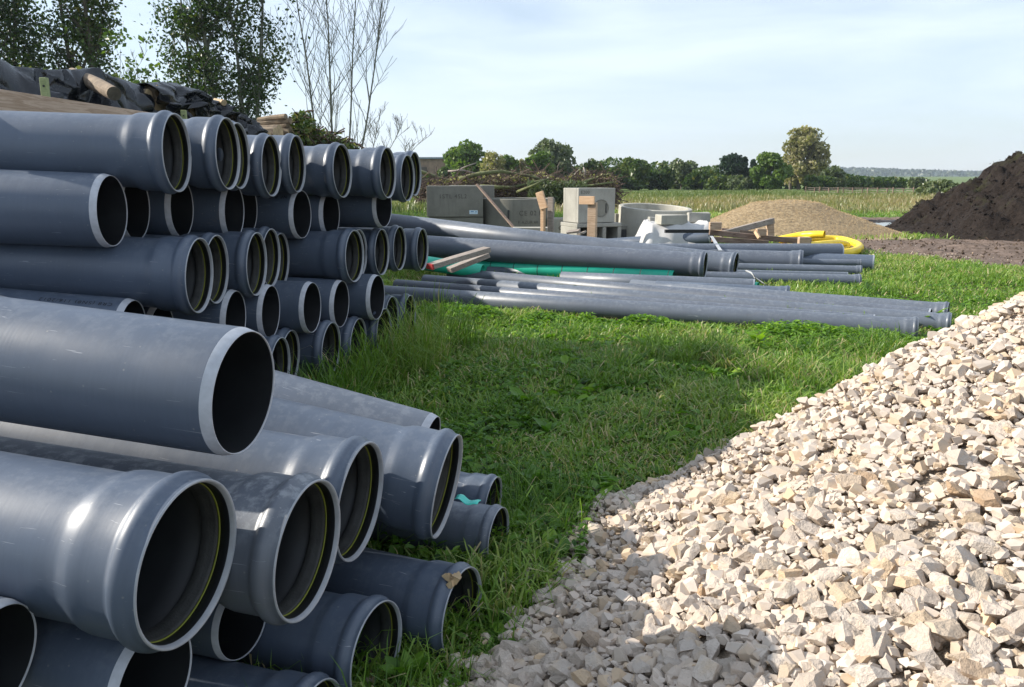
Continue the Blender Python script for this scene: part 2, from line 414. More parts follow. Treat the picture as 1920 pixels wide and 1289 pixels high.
# ------------------------------------------------------------------ ground
MUD = [(5.2, 15.6), (6.6, 15.9), (8.0, 13.2), (8.3, 12.0), (7.4, 10.9), (7.6, 9.6), (9.5, 8.4), (14, 7.5), (22, 9), (24, 22), (17, 30), (12.0, 30.0), (10.3, 28.5), (9.6, 23.5), (7.8, 22.8), (7.6, 21.0), (10.4, 20.6), (10.6, 19.2), (8.3, 18.5), (6.5, 18.6), (5.4, 17)]
PUD = [(10.55, 25.4), (10.9, 26.6), (11.9, 27.0), (12.9, 26.7), (13.15, 25.7), (12.3, 24.8), (11.3, 24.5)]
def mudmask(x, y):
    wx = x + 0.5 * fbm(x * 0.9, y * 0.9, 3, 5); wy = y + 0.5 * fbm(x * 0.9, y * 0.9, 3, 9)
    m = inpoly(wx, wy, MUD).astype(float)
    return m
def gh(x, y):
    x = np.asarray(x, float); y = np.asarray(y, float)
    z = 0.018 * fbm(x * 0.8, y * 0.8, 3, 2)
    z = z + sstep(y, 60, 260) * np.clip(-(x + 0.02 * y), 0, 60) * 0.09          # pasture climbing to the left
    z = z + sstep(y, 350, 900) * 5.0
    return z
def rough_gh(x, y):
    z = gh(x, y); m = mudmask(x, y)
    r = 0.07 * fbm(x * 2.2, y * 2.2, 4, 31) + 0.05 * np.abs(vnoise(x * 0.7 + y * 1.9, y * 0.25, 8))
    z = z + m * r
    pd = inpoly(x, y, [(11.85 + (a - 11.85) * 1.25, 25.8 + (b - 25.8) * 1.35) for a, b in PUD])
    return np.where(pd, -0.05, z)
def axis_pts(fine0, fine1, step, far0, far1, n):
    a = np.arange(fine0, fine1 + 1e-6, step)
    lo = fine0 - (np.geomspace(step, fine0 - far0, n))[::-1] if far0 < fine0 else np.array([])
    hi = fine1 + np.geomspace(step, far1 - fine1, n)
    return np.concatenate([lo, a, hi])
gx = axis_pts(-5, 17, 0.12, -3500, 3500, 46)
gy = axis_pts(0.5, 30, 0.12, -60, 4000, 60)
GX, GY = np.meshgrid(gx, gy)
V = np.stack([GX.ravel(), GY.ravel(), rough_gh(GX, GY).ravel()], 1)
nx, ny = len(gx), len(gy)
ii = (np.arange(ny - 1)[:, None] * nx + np.arange(nx - 1)[None, :]).ravel()
Q = np.stack([ii, ii + 1, ii + nx + 1, ii + nx], 1)
fx, fy = V[:, 0], V[:, 1]
mud = mudmask(fx, fy)
far = sstep(fy, 14, 30)
dry = sstep(fy + 6 * vnoise(fx * 0.05, fy * 0.05, 4), 33, 38) * (1 - sstep(fy, 80, 95)) * sstep(fx, -30, 2)
sand = inpoly(fx + .3 * vnoise(fx * 2, fy * 2, 7), fy + .3 * vnoise(fx * 2, fy * 2, 9), [(9.2, 22.6), (9.9, 23.2), (11.0, 21.8), (10.4, 20.2), (9.7, 19.3), (8.2, 18.4), (6.0, 18.2), (4.6, 17.6), (5.4, 18.9), (9.0, 20.2)]).astype(float)
wet = inpoly(fx, fy, [(10.0, 24.2), (9.9, 23.4), (12.6, 19.9), (14.5, 20), (16, 24), (14.6, 27.8), (10.8, 28.2)]).astype(float)
g_o = link('ground', npmesh('ground', V, quads=Q, smooth=True, attrs=dict(mud=mud, far=far, dry=dry, wet=wet, sand=sand)), M['ground'], kind='structure')

pv = [(a, b, -0.012) for a, b in PUD]
me = bpy.data.meshes.new('puddle')
ptsx = []
for i in range(48):
    a = 2 * pi * i / 48
    rx, ry = 1.25 * (1 + 0.25 * math.sin(3 * a + 1) * 0.5 + random.Random(i).uniform(-.05, .05)), 1.15 * (1 + 0.15 * math.sin(2 * a))
    ptsx.append((11.8 + rx * cos(a) * 1.1, 25.75 + ry * sin(a) * 1.15, -0.012))
me.from_pydata(ptsx, [], [tuple(range(48))]); me.update()
link('puddle', me, M['water'], kind='structure')

# heap of crushed stone: height above the ground
HX = np.array([1.3, 1.84, 2.2, 2.7, 3.2, 3.7, 4.4, 5.2, 6.2, 7.5])          # forward distance
HT = np.array([-0.35, -0.16, 0.02, 0.14, 0.42, 0.95, 1.8, 2.6, 3.4, 4.4])    # where the toe of the heap lies
def heap_raw(x, y):
    toe = np.interp(y, HX, HT)
    toe = toe + 0.08 * vnoise(x * 0 + y * 3.1, y * 0, 3)
    d = x - toe
    s = np.where(d < 0.3, 0.30 * d, np.minimum(0.09 + 0.55 * (d - 0.3), 0.30 + 0.36 * (d - 0.3)))
    s = s * np.interp(y, [1.3, 2.4, 3.6], [0.62, 0.9, 1.12])
    s2 = 0.46 * (4.25 - np.abs(y - 3.1) * 0.0 - np.hypot((x - 3.35) * 0.75, (y - 2.6)) - 2.05)
    back = 0.80 * (3.72 + 0.64 * np.clip(x - 0.9, 0, 3) - y) + 0.15
    r = np.minimum(np.minimum(s, back), 1.22 - 0.12 * (x - 3.4) ** 2 * (x > 3.4))
    return r
def heap(x, y):
    x = np.asarray(x, float); y = np.asarray(y, float)
    r = heap_raw(x, y)
    return r + np.where(r > 0.02, 0.035 * fbm(x * 2.2, y * 2.2, 3, 12), 0)

# ------------------------------------------------------------------ far country: hills, wood on them
def hill(name, x0, x1, y, hfun, depth, n=160):
    xs = np.linspace(x0, x1, n); rows = 14; V = []; 
    for j in range(rows):
        t = j / (rows - 1)
        for x in xs:
            h = hfun(x) * math.sin(pi * min(1, t * 1.0) * 0.5) if t <= 1 else 0
            yy = y + depth * (t - 0.5)
            V.append((x, yy, h + (3 * float(vnoise(x * 0.02, yy * 0.02, 3)) if t > 0.05 else -3)))
    idx = (np.arange(rows - 1)[:, None] * n + np.arange(n - 1)[None, :]).ravel()
    Q = np.stack([idx, idx + 1, idx + n + 1, idx + n], 1)
    return link(name, npmesh(name, V, quads=Q, smooth=True), M['hill'], kind='structure')
t = NT('hill_ground'); v = t.coord()
t.base(t.ramp(t.noise(v, 0.02, 6, 0.7), [(0.35, (0.035, 0.055, 0.025)), (0.55, (0.06, 0.085, 0.03)), (0.7, (0.12, 0.14, 0.05))])); t.rough(0.95)
M['hill'] = t.m
def hfun(x):
    px = 960 + 1480 * x / 1700.0
    row = np.interp(px, [-300, 700, 1100, 1500, 1600, 1700, 1830, 2000, 2400], [314, 312, 325, 319, 317, 320, 325, 330, 326])
    return CAM_H + (338 - row) / 1480 * 1700
hill('hills', -1600, 1900, 1700, hfun, 700)
rng = np.random.default_rng(4)
def leafcards(P, size, tone, asp=0.55, rg=rng, up=0.0):
    # one small folded leaf (two triangles) at every point, any orientation
    n = len(P); a = rg.normal(size=(n, 3)); a /= np.linalg.norm(a, axis=1)[:, None]
    b = rg.normal(size=(n, 3)); b[:, 2] += up; b -= a * (a * b).sum(1)[:, None]; b /= np.linalg.norm(b, axis=1)[:, None]
    c = np.cross(a, b); s = (np.asarray(size) * np.ones(n))[:, None]
    V = np.stack([P - b * s, P + a * s * asp + c * s * 0.15, P + b * s, P - a * s * asp + c * s * 0.15], 1).reshape(-1, 3)
    k = np.arange(n) * 4
    return V, np.stack([k, k + 1, k + 2, k + 3], 1), np.repeat(tone, 4)
def forest_band(name, n, x0, x1, y, dy, size, mat, crest):
    xs = rng.uniform(x0, x1, n); t = rng.uniform(0, 1, n) ** 0.6
    ys = y + dy * (t - 0.5)
    zs = crest(xs) * np.sin(t * pi / 2) + rng.uniform(0, 7, n)
    V, Q, tn = leafcards(np.stack([xs, ys, zs], 1), rng.uniform(0.6, 1.3, n) * size, np.clip(0.5 + 0.35 * fbm(xs * 0.01, ys * 0.01, 3, 6) + rng.normal(0, .12, n), 0, 1), 0.8)
    return link(name, npmesh(name, V, quads=Q, attrs=dict(tone=tn)), mat, kind='stuff')
w_ = forest_band('woodland', 26000, -1500, 1800, 1700, 640, 4.5, M['leaf_hill'], lambda x: hfun(x) - 1)
w_['label'] = 'woodland covering the low hills on the horizon'; w_['category'] = 'woodland'

# ------------------------------------------------------------------ trees
def clump_points(rg, centres, radii, n, squash=0.8):
    k = rg.integers(0, len(centres), n) if len(centres) > 1 else np.zeros(n, int)
    wts = radii ** 2 / (radii ** 2).sum(); k = rg.choice(len(centres), n, p=wts)
    d = rg.normal(size=(n, 3)); d /= np.linalg.norm(d, axis=1)[:, None]
    r = rg.uniform(0.35, 1.0, n) ** 0.5
    P = centres[k] + d * (radii[k] * r)[:, None] * np.array([1, 1, squash])
    return P, k
def field_tree(seed, name, label, px, base_py, top_py, wpx, Y, mat, n=2600, leaf=0.34, cat='tree', shape='round', group=None, bare=0.12, spread=0.5, trunkfrac=0.25):
    rg = np.random.default_rng(seed); b = pt(px, base_py, Y); zt = pt(px, top_py, Y).z; wpx = wpx * 1.2
    b.z = float(gh(b.x, Y)); n = int(n * 1.5); Hh = zt - b.z; Rr = wpx / 1480 * Y / 2
    root = thing(name, b, label, cat, group=group)
    mb = MB(); th = Hh * trunkfrac
    nst = 1 if shape != 'poplar' else 4
    for q in range(nst):
        x0 = (q - (nst - 1) / 2) * Rr * 0.35
        mb.tube([(x0, 0, 0), (x0 * 1.1, 0, th), (x0 * 1.3 + rg.uniform(-.2, .2), 0, Hh * 0.75)], [Hh * 0.028, Hh * 0.02, Hh * 0.006], 6)
        for i in range(7):
            z0 = rg.uniform(th * 0.8, Hh * 0.7); a = rg.uniform(0, 2 * pi); r = Rr * rg.uniform(0.3, 0.6)
            mb.tube([(x0, 0, z0), (x0 + cos(a) * r * .5, sin(a) * r * .5, z0 + Hh * 0.1), (x0 + cos(a) * r, sin(a) * r, z0 + Hh * 0.2)], [Hh * 0.01, Hh * 0.006, Hh * 0.002], 4)
    link('trunk', mb.mesh('trunk'), M['bark_far'], root)
    nc = int(70 if shape == 'poplar' else (40 if shape != 'bush' else 24)); cs = []; rs = []
    for i in range(nc):
        a = rg.uniform(0, 2 * pi); u = rg.uniform(0, 1)
        if shape == 'round':
            zz = Hh * (0.12 + 0.76 * u); pr = sqrt(max(0.12, 1 - (1.75 * u - 0.75) ** 2)) ; rc = rg.uniform(0.26, 0.42) * min(Rr, Hh * .5)
        elif shape == 'poplar':
            zz = Hh * (0.12 + 0.78 * u); pr = (0.45 + 0.62 * math.sin(pi * min(1, u * 0.92 + 0.06))); rc = rg.uniform(0.24, 0.36) * Rr
        elif shape == 'fir':
            zz = Hh * (0.08 + 0.86 * u); pr = 1.02 - u; rc = (0.42 - 0.2 * u) * Rr
        else:
            zz = Hh * (0.10 + 0.62 * u); pr = sqrt(max(0.05, 1 - u * u * 0.8)); rc = rg.uniform(0.28, 0.45) * min(Rr, Hh)
        rr = Rr * pr * sqrt(rg.uniform(0.05, 1)) * 0.82
        cs.append((cos(a) * rr, sin(a) * rr * 0.9, zz)); rs.append(rc)
    cs = np.array(cs); rs = np.array(rs); P, k = clump_points(rg, cs, rs, n, 0.85)
    P = P[(P[:, 2] > 0.1) & (P[:, 2] < Hh * 1.02)]
    tone = np.clip(0.45 + rg.normal(0, 0.16, len(P)) + 0.22 * vnoise(P[:, 0] / (Rr * .5) + seed, P[:, 2] / (Rr * .5), seed), 0, 1)
    V, Q, tn = leafcards(P, rg.uniform(0.55, 1.25, len(P)) * leaf, tone, 0.7, rg)
    link('crown', npmesh('crown', V, quads=Q, attrs=dict(tone=tn)), mat, root)
    return root
FT = [
 ('bush', 'brownish bush just left of the small reddish tree behind the heap', 903, 345, 300, 46, 108, 'leaf_mid', 1300, .28, 'bush'),
 ('bush', 'grey-green bush between the slim brown tree and the twin-crowned tree', 992, 346, 306, 44, 112, 'leaf_grey', 1200, .28, 'bush'),
 ('bush', 'dark bush filling the gap right of the twin-crowned tree', 1068, 350, 303, 46, 114, 'leaf_mid', 1400, .28, 'bush'),
 ('bush', 'dark green bush joining the ragged tree to the hedge', 1150, 354, 312, 46, 113, 'leaf_dark', 1400, .28, 'bush'),  # name, label, px, base, top, width, distance, leaves, n, leaf, shape
 ('willow_tree', 'pale green willow-like tree at the left end of the tree line above the brush heap', 878, 345, 262, 72, 105, 'leaf_lime', 2600, .30, 'round'),
 ('bush', 'dark low bush between the grey building and the pale willow-like tree', 838, 338, 305, 40, 115, 'leaf_mid', 900, .3, 'bush'),
 ('tree', 'small reddish thin-topped tree right of the pale willow-like tree', 925, 345, 283, 48, 100, 'leaf_tan', 700, .22, 'round'),
 ('tree', 'small yellow-green tree behind the middle of the brush heap', 952, 345, 290, 44, 102, 'leaf_lime', 1300, .28, 'round'),
 ('tree', 'slim brown-tipped tree just left of the tall twin-crowned tree', 977, 345, 295, 26, 105, 'leaf_tan', 500, .25, 'round'),
 ('tree', 'tall grey-green twin-crowned tree standing highest above the brush heap', 1030, 348, 258, 84, 110, 'leaf_grey', 3600, .30, 'round'),
 ('tree', 'bushy green tree in front of the tall twin-crowned tree', 1012, 350, 282, 48, 100, 'leaf_lime', 1800, .28, 'round'),
 ('tree', 'dark rounded tree with ragged top right of the tall twin-crowned tree', 1118, 352, 299, 52, 110, 'leaf_mid', 1800, .3, 'round'),
 ('bush', 'low brown bush under the ragged dark tree above the broken limbs', 1085, 350, 318, 60, 104, 'leaf_tan', 900, .25, 'bush'),
 ('tree', 'green tree at the left end of the dark hedge', 1188, 356, 297, 76, 112, 'leaf_mid', 2400, .32, 'round'),
 ('tree', 'second tree of the dark hedge, brown tinged top', 1235, 357, 305, 52, 114, 'leaf_dark', 1700, .32, 'round'),
 ('tree', 'grey domed tree rising behind the middle of the dark hedge', 1277, 356, 298, 54, 120, 'leaf_grey', 1900, .3, 'round'),
 ('bush', 'low brownish bushes right of the grey domed tree in the hedge', 1315, 357, 312, 60, 116, 'leaf_dark', 1700, .3, 'bush'),
 ('bush', 'small olive bush at the right foot of the dark hedge', 1348, 359, 328, 46, 112, 'leaf_mid', 900, .28, 'bush'),
 ('conifer_tree', 'tallest dark conifer with broad top left of the bright round tree', 1368, 358, 286, 44, 125, 'leaf_fir', 2400, .3, 'round'),
 ('conifer_tree', 'dark conifer in the middle of the conifer row', 1393, 358, 294, 30, 126, 'leaf_fir', 1500, .28, 'fir'),
 ('conifer_tree', 'dark conifer at the right end of the conifer row', 1410, 358, 298, 26, 127, 'leaf_fir', 1300, .28, 'fir'),
 ('bush', 'grey-green bushes growing before the dark conifers', 1380, 360, 330, 60, 110, 'leaf_grey', 1300, .28, 'bush'),
 ('tree', 'bright green round tree left of the tall tan poplar', 1443, 359, 286, 64, 108, 'leaf_lime', 3000, .28, 'round'),
 ('poplar_tree', 'tall tan autumn poplar standing highest on the horizon', 1504, 360, 234, 70, 118, 'leaf_tan', 5200, .27, 'poplar'),
 ('tree', 'dark small tree at the right foot of the tan poplar', 1562, 359, 312, 40, 112, 'leaf_grey', 1200, .28, 'round'),
 ('bush', 'olive bush below the tan poplar', 1535, 361, 328, 60, 108, 'leaf_mid', 1500, .28, 'bush'),
 ('bush', 'little round bush just right of the dark small tree', 1600, 360, 342, 22, 118, 'leaf_mid', 500, .24, 'bush'),
 ('bush', 'low olive hedge bush standing in the far pale field', 1648, 361, 345, 60, 130, 'leaf_grey', 1100, .3, 'bush'),
 ('tree', 'tiny lone tree in the far pale field', 1687, 360, 350, 10, 130, 'leaf_mid', 200, .25, 'round'),
 ('bush', 'grey-green bush left of the dirt mound seen above the fence', 1720, 360, 332, 34, 120, 'leaf_grey', 700, .28, 'bush'),
 ('bush', 'wide green thicket touching the left flank of the dirt mound', 1775, 372, 335, 100, 62, 'leaf_grey', 2600, .17, 'bush'),
]
for i, (nm, lb, px, bpy_, tpy, w, Y, mt, n, lf, shp) in enumerate(FT):
    field_tree(100 + i, nm, lb, px, bpy_, tpy, w, Y, M[mt], n, lf, 'bush' if nm == 'bush' else 'tree', shp)
# low hedge mass closing the gaps behind the trees
xs = rng.uniform(-18, 62, 9000); ys = 128 + rng.uniform(-3, 3, 9000); hh = 2.6 + 1.4 * vnoise(xs * 0.25, xs * 0, 5)
hh = np.where(xs < -11, 1.2, hh) * np.where(xs > 50, 0.6, 1.0)
zs = gh(xs, ys) + rng.uniform(0, 1, 9000) * hh * 1.35
V, Q, tn = leafcards(np.stack([xs, ys, zs], 1), rng.uniform(0.2, 0.45, 9000), np.clip(0.4 + rng.normal(0, .2, 9000), 0, 1), 0.7)
link('hedgerow', npmesh('hedgerow', V, quads=Q, attrs=dict(tone=tn)), M['leaf_dark'], label='continuous low dark hedgerow behind the field trees', cat='hedge', kind='stuff')

# far building
b = pt(812, 320, 150); root = thing('farm_building', (b.x, 150, float(gh(b.x, 150))), 'long low brown farm building with flat grey roof on the left horizon', 'building')
zb = float(gh(b.x, 150)); top = pt(812, 296, 150).z - zb
mb = MB(); mb.box((0, 0, (top - .3) / 2), (6.5, 6, top - .3)); link('wall', mb.mesh('wall'), plain('brown_boards', (0.22, 0.15, 0.11), 0.9, 0.3, 1.5, 0.2), root)
mb = MB(); mb.box((0.3, 0, top - .14), (7.4, 7, .28)); link('roof', mb.mesh('roof'), plain('grey_roof', (0.20, 0.24, 0.30), 0.7, 0.2, 1, 0), root)
mb = MB(); mb.box((-1.6, -3.06, top * .35), (1.6, .1, top * .6)); link('door', mb.mesh('door'), plain('dark_door', (0.08, 0.06, 0.05), 0.8, 0.2, 2, 0), root)

# field fence
root = thing('field_fence', gp(1620, 368), 'weathered post and rail fence across the far meadow', 'fence')
P0, P1 = gp(1510, 366.5), gp(1760, 369.5)
rails = [MB(), MB(), MB()]
for i in range(17):
    q = P0.lerp(P1, i / 16 + .012 * sin(i * 2.1)); g = float(gh(q.x, q.y)); mb = MB(); mb.box((0, 0, .4), (.07, .07, .8), None, 0, .02)
    o = link('post', mb.mesh('post'), M['wood_old'], root, loc=q - root.location + Vector((0, 0, g - .1 * abs(sin(i * 1.7)))))
for k, z in enumerate((.3, .5, .68)):
    mb = MB(); mb.bar(P0 - root.location + Vector((0, .1, z)), P1 - root.location + Vector((0, .1, z)), .02, .035); link('rail', mb.mesh('rail'), M['wood_grey'], root)
# ------------------------------------------------------------------ tall trees on the left
def limb_tree(seed, root, stems, mat_b, height, spread, nsub=14, depth=2, twig=0.004, r0=0.09, droop=0.0, collect=None, subk=7, lf=(.13, .27)):
    rg = random.Random(seed); mb = MB(); tips = []
    def grow(p, d, ln, r, lev):
        n = 6 if lev == 0 else 4; pts = [p]; q = p.copy(); dd = d.copy()
        for i in range(n):
            dd = (dd + Vector((rg.uniform(-1, 1), rg.uniform(-1, 1), rg.uniform(-.4, .7) + (0.14 if lev else 0.03) - droop * lev)) * (0.07 if lev == 0 else 0.17)).normalized()
            q = q + dd * ln / n; pts.append(q.copy())
        rr = [max(twig, r * (1 - 0.85 * i / n)) for i in range(n + 1)]
        mb.tube(pts, rr, 6 if lev == 0 else (4 if lev == 1 else 3), cap=False)
        if lev < depth:
            m = nsub if lev == 0 else subk
            for k in range(m):
                f = rg.uniform(0.14 if lev == 0 else 0.2, 0.98); i = min(n - 1, int(f * n)); a = pts[i].lerp(pts[i + 1], f * n - i)
                ang = rg.uniform(0, 2 * pi); out = Vector((cos(ang), sin(ang), rg.uniform(0.35, 1.2))).normalized()
                base = (pts[i + 1] - pts[i]).normalized()
                out = (out * 0.75 + base * 0.55).normalized()
                grow(a, out, ln * (rg.uniform(*lf) * (1.2 - 0.6 * f) if lev == 0 else rg.uniform(.3, .55)), r * (1 - .8 * f) * 0.5, lev + 1)
        if lev >= 1:
            for q2 in pts[1:]: tips.append(q2.copy())
    for (x, y, lx, ly) in stems:
        grow(Vector((x, y, 0)), Vector((lx, ly, 1)).normalized(), height * rg.uniform(.88, 1.02), r0 * rg.uniform(.8, 1.1), 0)
    me = mb.mesh('trunk', True); link('trunk', me, mat_b, root)
    return np.array([tuple(t) for t in tips])
def leafy(seed, name, label, px, Y, stems, height, leafn, leaf, mat, spread_r=0.55, zmin=0.6, zmax=9, trunkmat='bark', nsub=16, r0=0.09, xlim=None):
    b = pt(px, 338, Y); root = thing(name, (b.x, Y, float(gh(b.x, Y))), label, 'tree')
    tips = limb_tree(seed, root, stems, M[trunkmat], height, 1, nsub, 2, 0.006, r0)
    rg = np.random.default_rng(seed); k = rg.integers(0, len(tips), leafn)
    P = tips[k] + rg.normal(0, spread_r * 0.33, (leafn, 3))
    keep = (P[:, 2] > zmin) & (P[:, 2] < zmax)
    dens = vnoise(P[:, 0] * 1.6 + seed, P[:, 2] * 1.6, seed) + 0.6 * vnoise(P[:, 0] * 3.7, P[:, 2] * 3.7, seed + 3)
    keep &= dens > -0.38
    P = P[keep]
    tone = np.clip(0.35 + rg.normal(0, .2, len(P)) + 0.25 * vnoise(P[:, 0] * 1.2, P[:, 2] * 1.2, seed + 9), 0, 1)
    V, Q, tn = leafcards(P, rg.uniform(.6, 1.3, len(P)) * leaf, tone, 0.62, rg)
    link('crown', npmesh('crown', V, quads=Q, attrs=dict(tone=tn)), mat, root)
    return root
leafy(21, 'leafy_tree', 'dense dark leafy tree at the top left corner behind the tarped firewood', 10, 34, [(-1.2, 0, -.03, 0), (-.2, .6, .02, .02), (.5, 0, .03, 0)], 12.5, 23000, .085, M['leaf_dark'], 1.1, 2.5, 12.6, r0=.14)
leafy(22, 'leafy_tree', 'leafy tree with two dark straight trunks behind the tarped firewood', 188, 34, [(-.40, 0, -.01, 0), (.30, 0, .012, 0)], 12.8, 22000, .085, M['leaf_dark'], 1.0, 2.5, 12.4, nsub=26, r0=.19)
leafy(26, 'leafy_tree', 'young yellow-green sapling low beside the two dark straight trunks', 262, 31, [(-.5, 0, -.05, 0), (.1, 0, .05, 0), (.5, 0, .1, 0)], 6.4, 2800, .11, M['leaf_lime'], .6, 2.2, 7, nsub=12, r0=.05)
leafy(23, 'leafy_tree', 'multi-stemmed leafy tree between the firewood and the bare tree', 440, 31, [(-.45, 0, -.05, 0), (-.05, 0, -.01, 0), (.25, .1, .04, 0), (.65, 0, .10, 0), (-.75, 0, -.12, 0)], 11.8, 24000, .072, M['leaf_dark'], .7, 2.2, 12.6, trunkmat='bark_grey', nsub=20, r0=.11)
def bare(seed, px, Y, stems, height, label, nsub, r0, twig=.005, subk=7, lf=(.13, .27)):
    b = pt(px, 338, Y); root = thing('bare_tree', (b.x, Y, float(gh(b.x, Y))), label, 'tree')
    limb_tree(seed, root, stems, M['bark_grey'], height, 1, nsub, 2, twig, r0, subk=subk, lf=lf); return root
bare(34, 630, 29, [(-.6, 0, -.09, 0), (-.1, 0, .0, 0), (.25, .1, .09, 0), (.35, .1, .20, 0)], 11.5, 'leafless many-stemmed tree rising against the sky right of the leafy tree', 20, .05, .007, 7, (.16, .32))
bare(37, 652, 27, [(0, 0, .95, .1), (.1, .1, .6, -.1), (.1, .1, .4, -.1)], 3.9, 'low leafless sapling leaning right under the bare tree', 20, .034, .006)

# ------------------------------------------------------------------ firewood stack with tarps
SL = [Vector((-6.5, 4.6, 0)), Vector((-5.75, 6.3, 0)), Vector((-5.25, 8.2, 0)), Vector((-5.0, 10.4, 0)), Vector((-4.75, 12.6, 0)), Vector((-4.45, 15.0, 0)), Vector((-4.1, 17.2, 0))]
def sl_at(s):
    f = s * (len(SL) - 1); i = min(len(SL) - 2, int(f)); return SL[i].lerp(SL[i + 1], f - i)
def s_for_px(px):
    lo, hi = 0.0, 1.0
    for _ in range(40):
        m = (lo + hi) / 2; q = sl_at(m); x = 960 + 1480 * q.x / (q.y * CP + 0.2)
        if x < px: lo = m
        else: hi = m
    return lo
def stack_top(px, row):
    s = s_for_px(px); q = sl_at(s); return s, pt(px, row, q.y).z
TOP = [(-260, 60), (-100, 92), (0, 106), (32, 107), (62, 122), (130, 131), (195, 130), (245, 147), (285, 162), (320, 158), (345, 160), (375, 178), (400, 188), (430, 205), (470, 236), (490, 252), (520, 235), (545, 240)]
TS = np.array([stack_top(a, b) for a, b in TOP])
def top_h(s): return np.interp(s, TS[:, 0], TS[:, 1])
stack = thing('firewood_stack', (-5.1, 9, 0), 'long stack of firewood logs covered with black tarps behind the pipes', 'firewood')
rs = random.Random(7)
logme = []
for k in range(6):
    mb = MB(); n = 9; r = 0.08 + 0.012 * k
    pts = [(-.5, 0, 0), (-.2, rs.uniform(-.01, .01), .01), (.15, 0, rs.uniform(-.01, .01)), (.5, 0, 0)]
    mb.tube(pts, [r, r * rs.uniform(.93, 1.05), r * rs.uniform(.93, 1.05), r * .97], n, cap=False)
    mb.add([mb.v[i] for i in range(n)], [tuple(range(n))[::-1]], 1); mb.add([mb.v[i] for i in range(3 * n, 4 * n)], [tuple(range(n))], 1)
    logme.append(mb.mesh('log', False, [M['log_bark'], M['log_end']]))
cnt = 0
s = s_for_px(287)
while s < s_for_px(560) and cnt < 290:
    q = sl_at(s); q2 = sl_at(min(1, s + .01)); dr = (q2 - q).normalized(); fr = Vector((dr.y, -dr.x, 0))
    h = float(top_h(s)) - 0.12; z = h
    while z > max(0.1, h - 1.3) and cnt < 290:
        k = rs.randrange(6); o = link('log', logme[k], None, stack)
        o.location = q + fr * (-0.35 + rs.uniform(-.05, .06)) + dr * rs.uniform(-.03, .03) + Vector((0, 0, z)) - stack.location
        o.rotation_euler = (rs.uniform(0, 6), rs.uniform(-.03, .03), atan2(fr.y, fr.x) + rs.uniform(-.08, .08)); cnt += 1
        z -= 0.17
    s += 0.0165
mb = MB()                                     # the stack's unseen heart
for i in range(20):
    a = sl_at(i / 20); b2 = sl_at((i + 1) / 20); h = float(top_h((i + .5) / 20)) - .35
    d = (b2 - a); fr = Vector((d.y, -d.x, 0)).normalized()
    mb.box((a + b2) / 2 - fr * .42 + Vector((0, 0, h / 2)) - stack.location, (d.length + .05, .75, h), Matrix.Rotation(atan2(d.y, d.x), 3, 'Z'))
link('inner_logs', mb.mesh('inner_logs'), M['log_bark'], stack, kind='stuff')
def tarp(name, label, px0, px1, dropf, seed, amp=.09, ns=150, nv=60, off=0.0, lift=0.0):
    s0, s1 = s_for_px(px0), s_for_px(px1); r_ = random.Random(seed); SC = 14.0
    ncr = int(14 + 16 * (s1 - s0) * SC)                  # pulled creases running down and across the sheet
    cr = []
    for i in range(ncr):
        a0 = (s0 + (s1 - s0) * r_.random()) * SC; w0 = r_.uniform(-.1, .7); th = r_.choice((r_.uniform(-.5, .5), r_.uniform(-1.2, 1.2))); ln = r_.uniform(.3, 1.2)
        cr.append((a0, w0, sin(th), cos(th), ln, r_.uniform(.02, .09), r_.uniform(.4, 1.0) * r_.choice((1, 1, -.7))))
    cr = np.array(cr); V = []
    W = np.linspace(0, 1, nv)
    for i in range(ns):
        s = s0 + (s1 - s0) * i / (ns - 1); q = sl_at(s); q2 = sl_at(min(1, s + .01)); q1 = sl_at(max(0, s - .01)); dr = (q2 - q1).normalized(); fr = Vector((dr.y, -dr.x, 0))
        h = float(top_h(s)) + lift; drop = dropf(i / (ns - 1)); arc = s * SC
        ww = np.clip((W - .2) / .8, 0, 1); da = arc - cr[:, 0][:, None]; dw = (ww[None] - cr[:, 1][:, None]) * 1.3
        al = da * cr[:, 2][:, None] + dw * cr[:, 3][:, None]; pe = da * cr[:, 3][:, None] - dw * cr[:, 2][:, None]
        m = (al > 0) & (al < cr[:, 4][:, None]); t_ = al / cr[:, 4][:, None]
        crease = (np.where(m, np.exp(-np.abs(pe) / (cr[:, 5][:, None] * (.5 + 1.5 * t_.clip(0, 1)))) * np.sin(np.pi * t_.clip(0, 1)) ** .6, 0) * cr[:, 6][:, None]).sum(0)
        for j in range(nv):
            v = W[j]; w = ww[j]
            if v < .25:   u = -0.85 + 0.95 * v / .25; z = h - 0.28 * (1 - v / .25) ** 2
            else:
                w2 = (v - .25) / .75; u = 0.10 + 0.16 * sin(min(1, w2 * 2.5) * pi / 2) + .10 * w2; z = h - drop * w2 ** 1.1 - 0.02
            sag = float(vnoise(arc * .9, w * 1.2, seed))
            d = amp * (1.1 * crease[j] + .8 * sag * w) * (.35 + w)
            V.append(q + fr * (u + d + off) + Vector((0, 0, z + 0.22 * d)))
    ii = (np.arange(ns - 1)[:, None] * nv + np.arange(nv - 1)[None, :]).ravel()
    V = np.array([tuple(p) for p in V])
    Q = np.stack([ii, ii + 1, ii + nv + 1, ii + nv], 1)
    o = link(name, npmesh(name, V, quads=Q, smooth=True), M['tarp'], label=label, cat='tarp')
    m = o.modifiers.new('thick', 'SOLIDIFY'); m.thickness = .006
    return o
tarp('tarp', 'large crumpled black tarp at the left end of the firewood stack', -260, 288, lambda u: 1.5 - 0.35 * max(0, (u - .85) / .15), 3, .26, 320, 90)
tarp('tarp', 'short hanging black tarp over the middle of the firewood stack', 284, 372, lambda u: .30 + .22 * sin(u * 5) ** 2 + .05 * sin(u * 23), 8, .17, 110, 50, .02, .03)
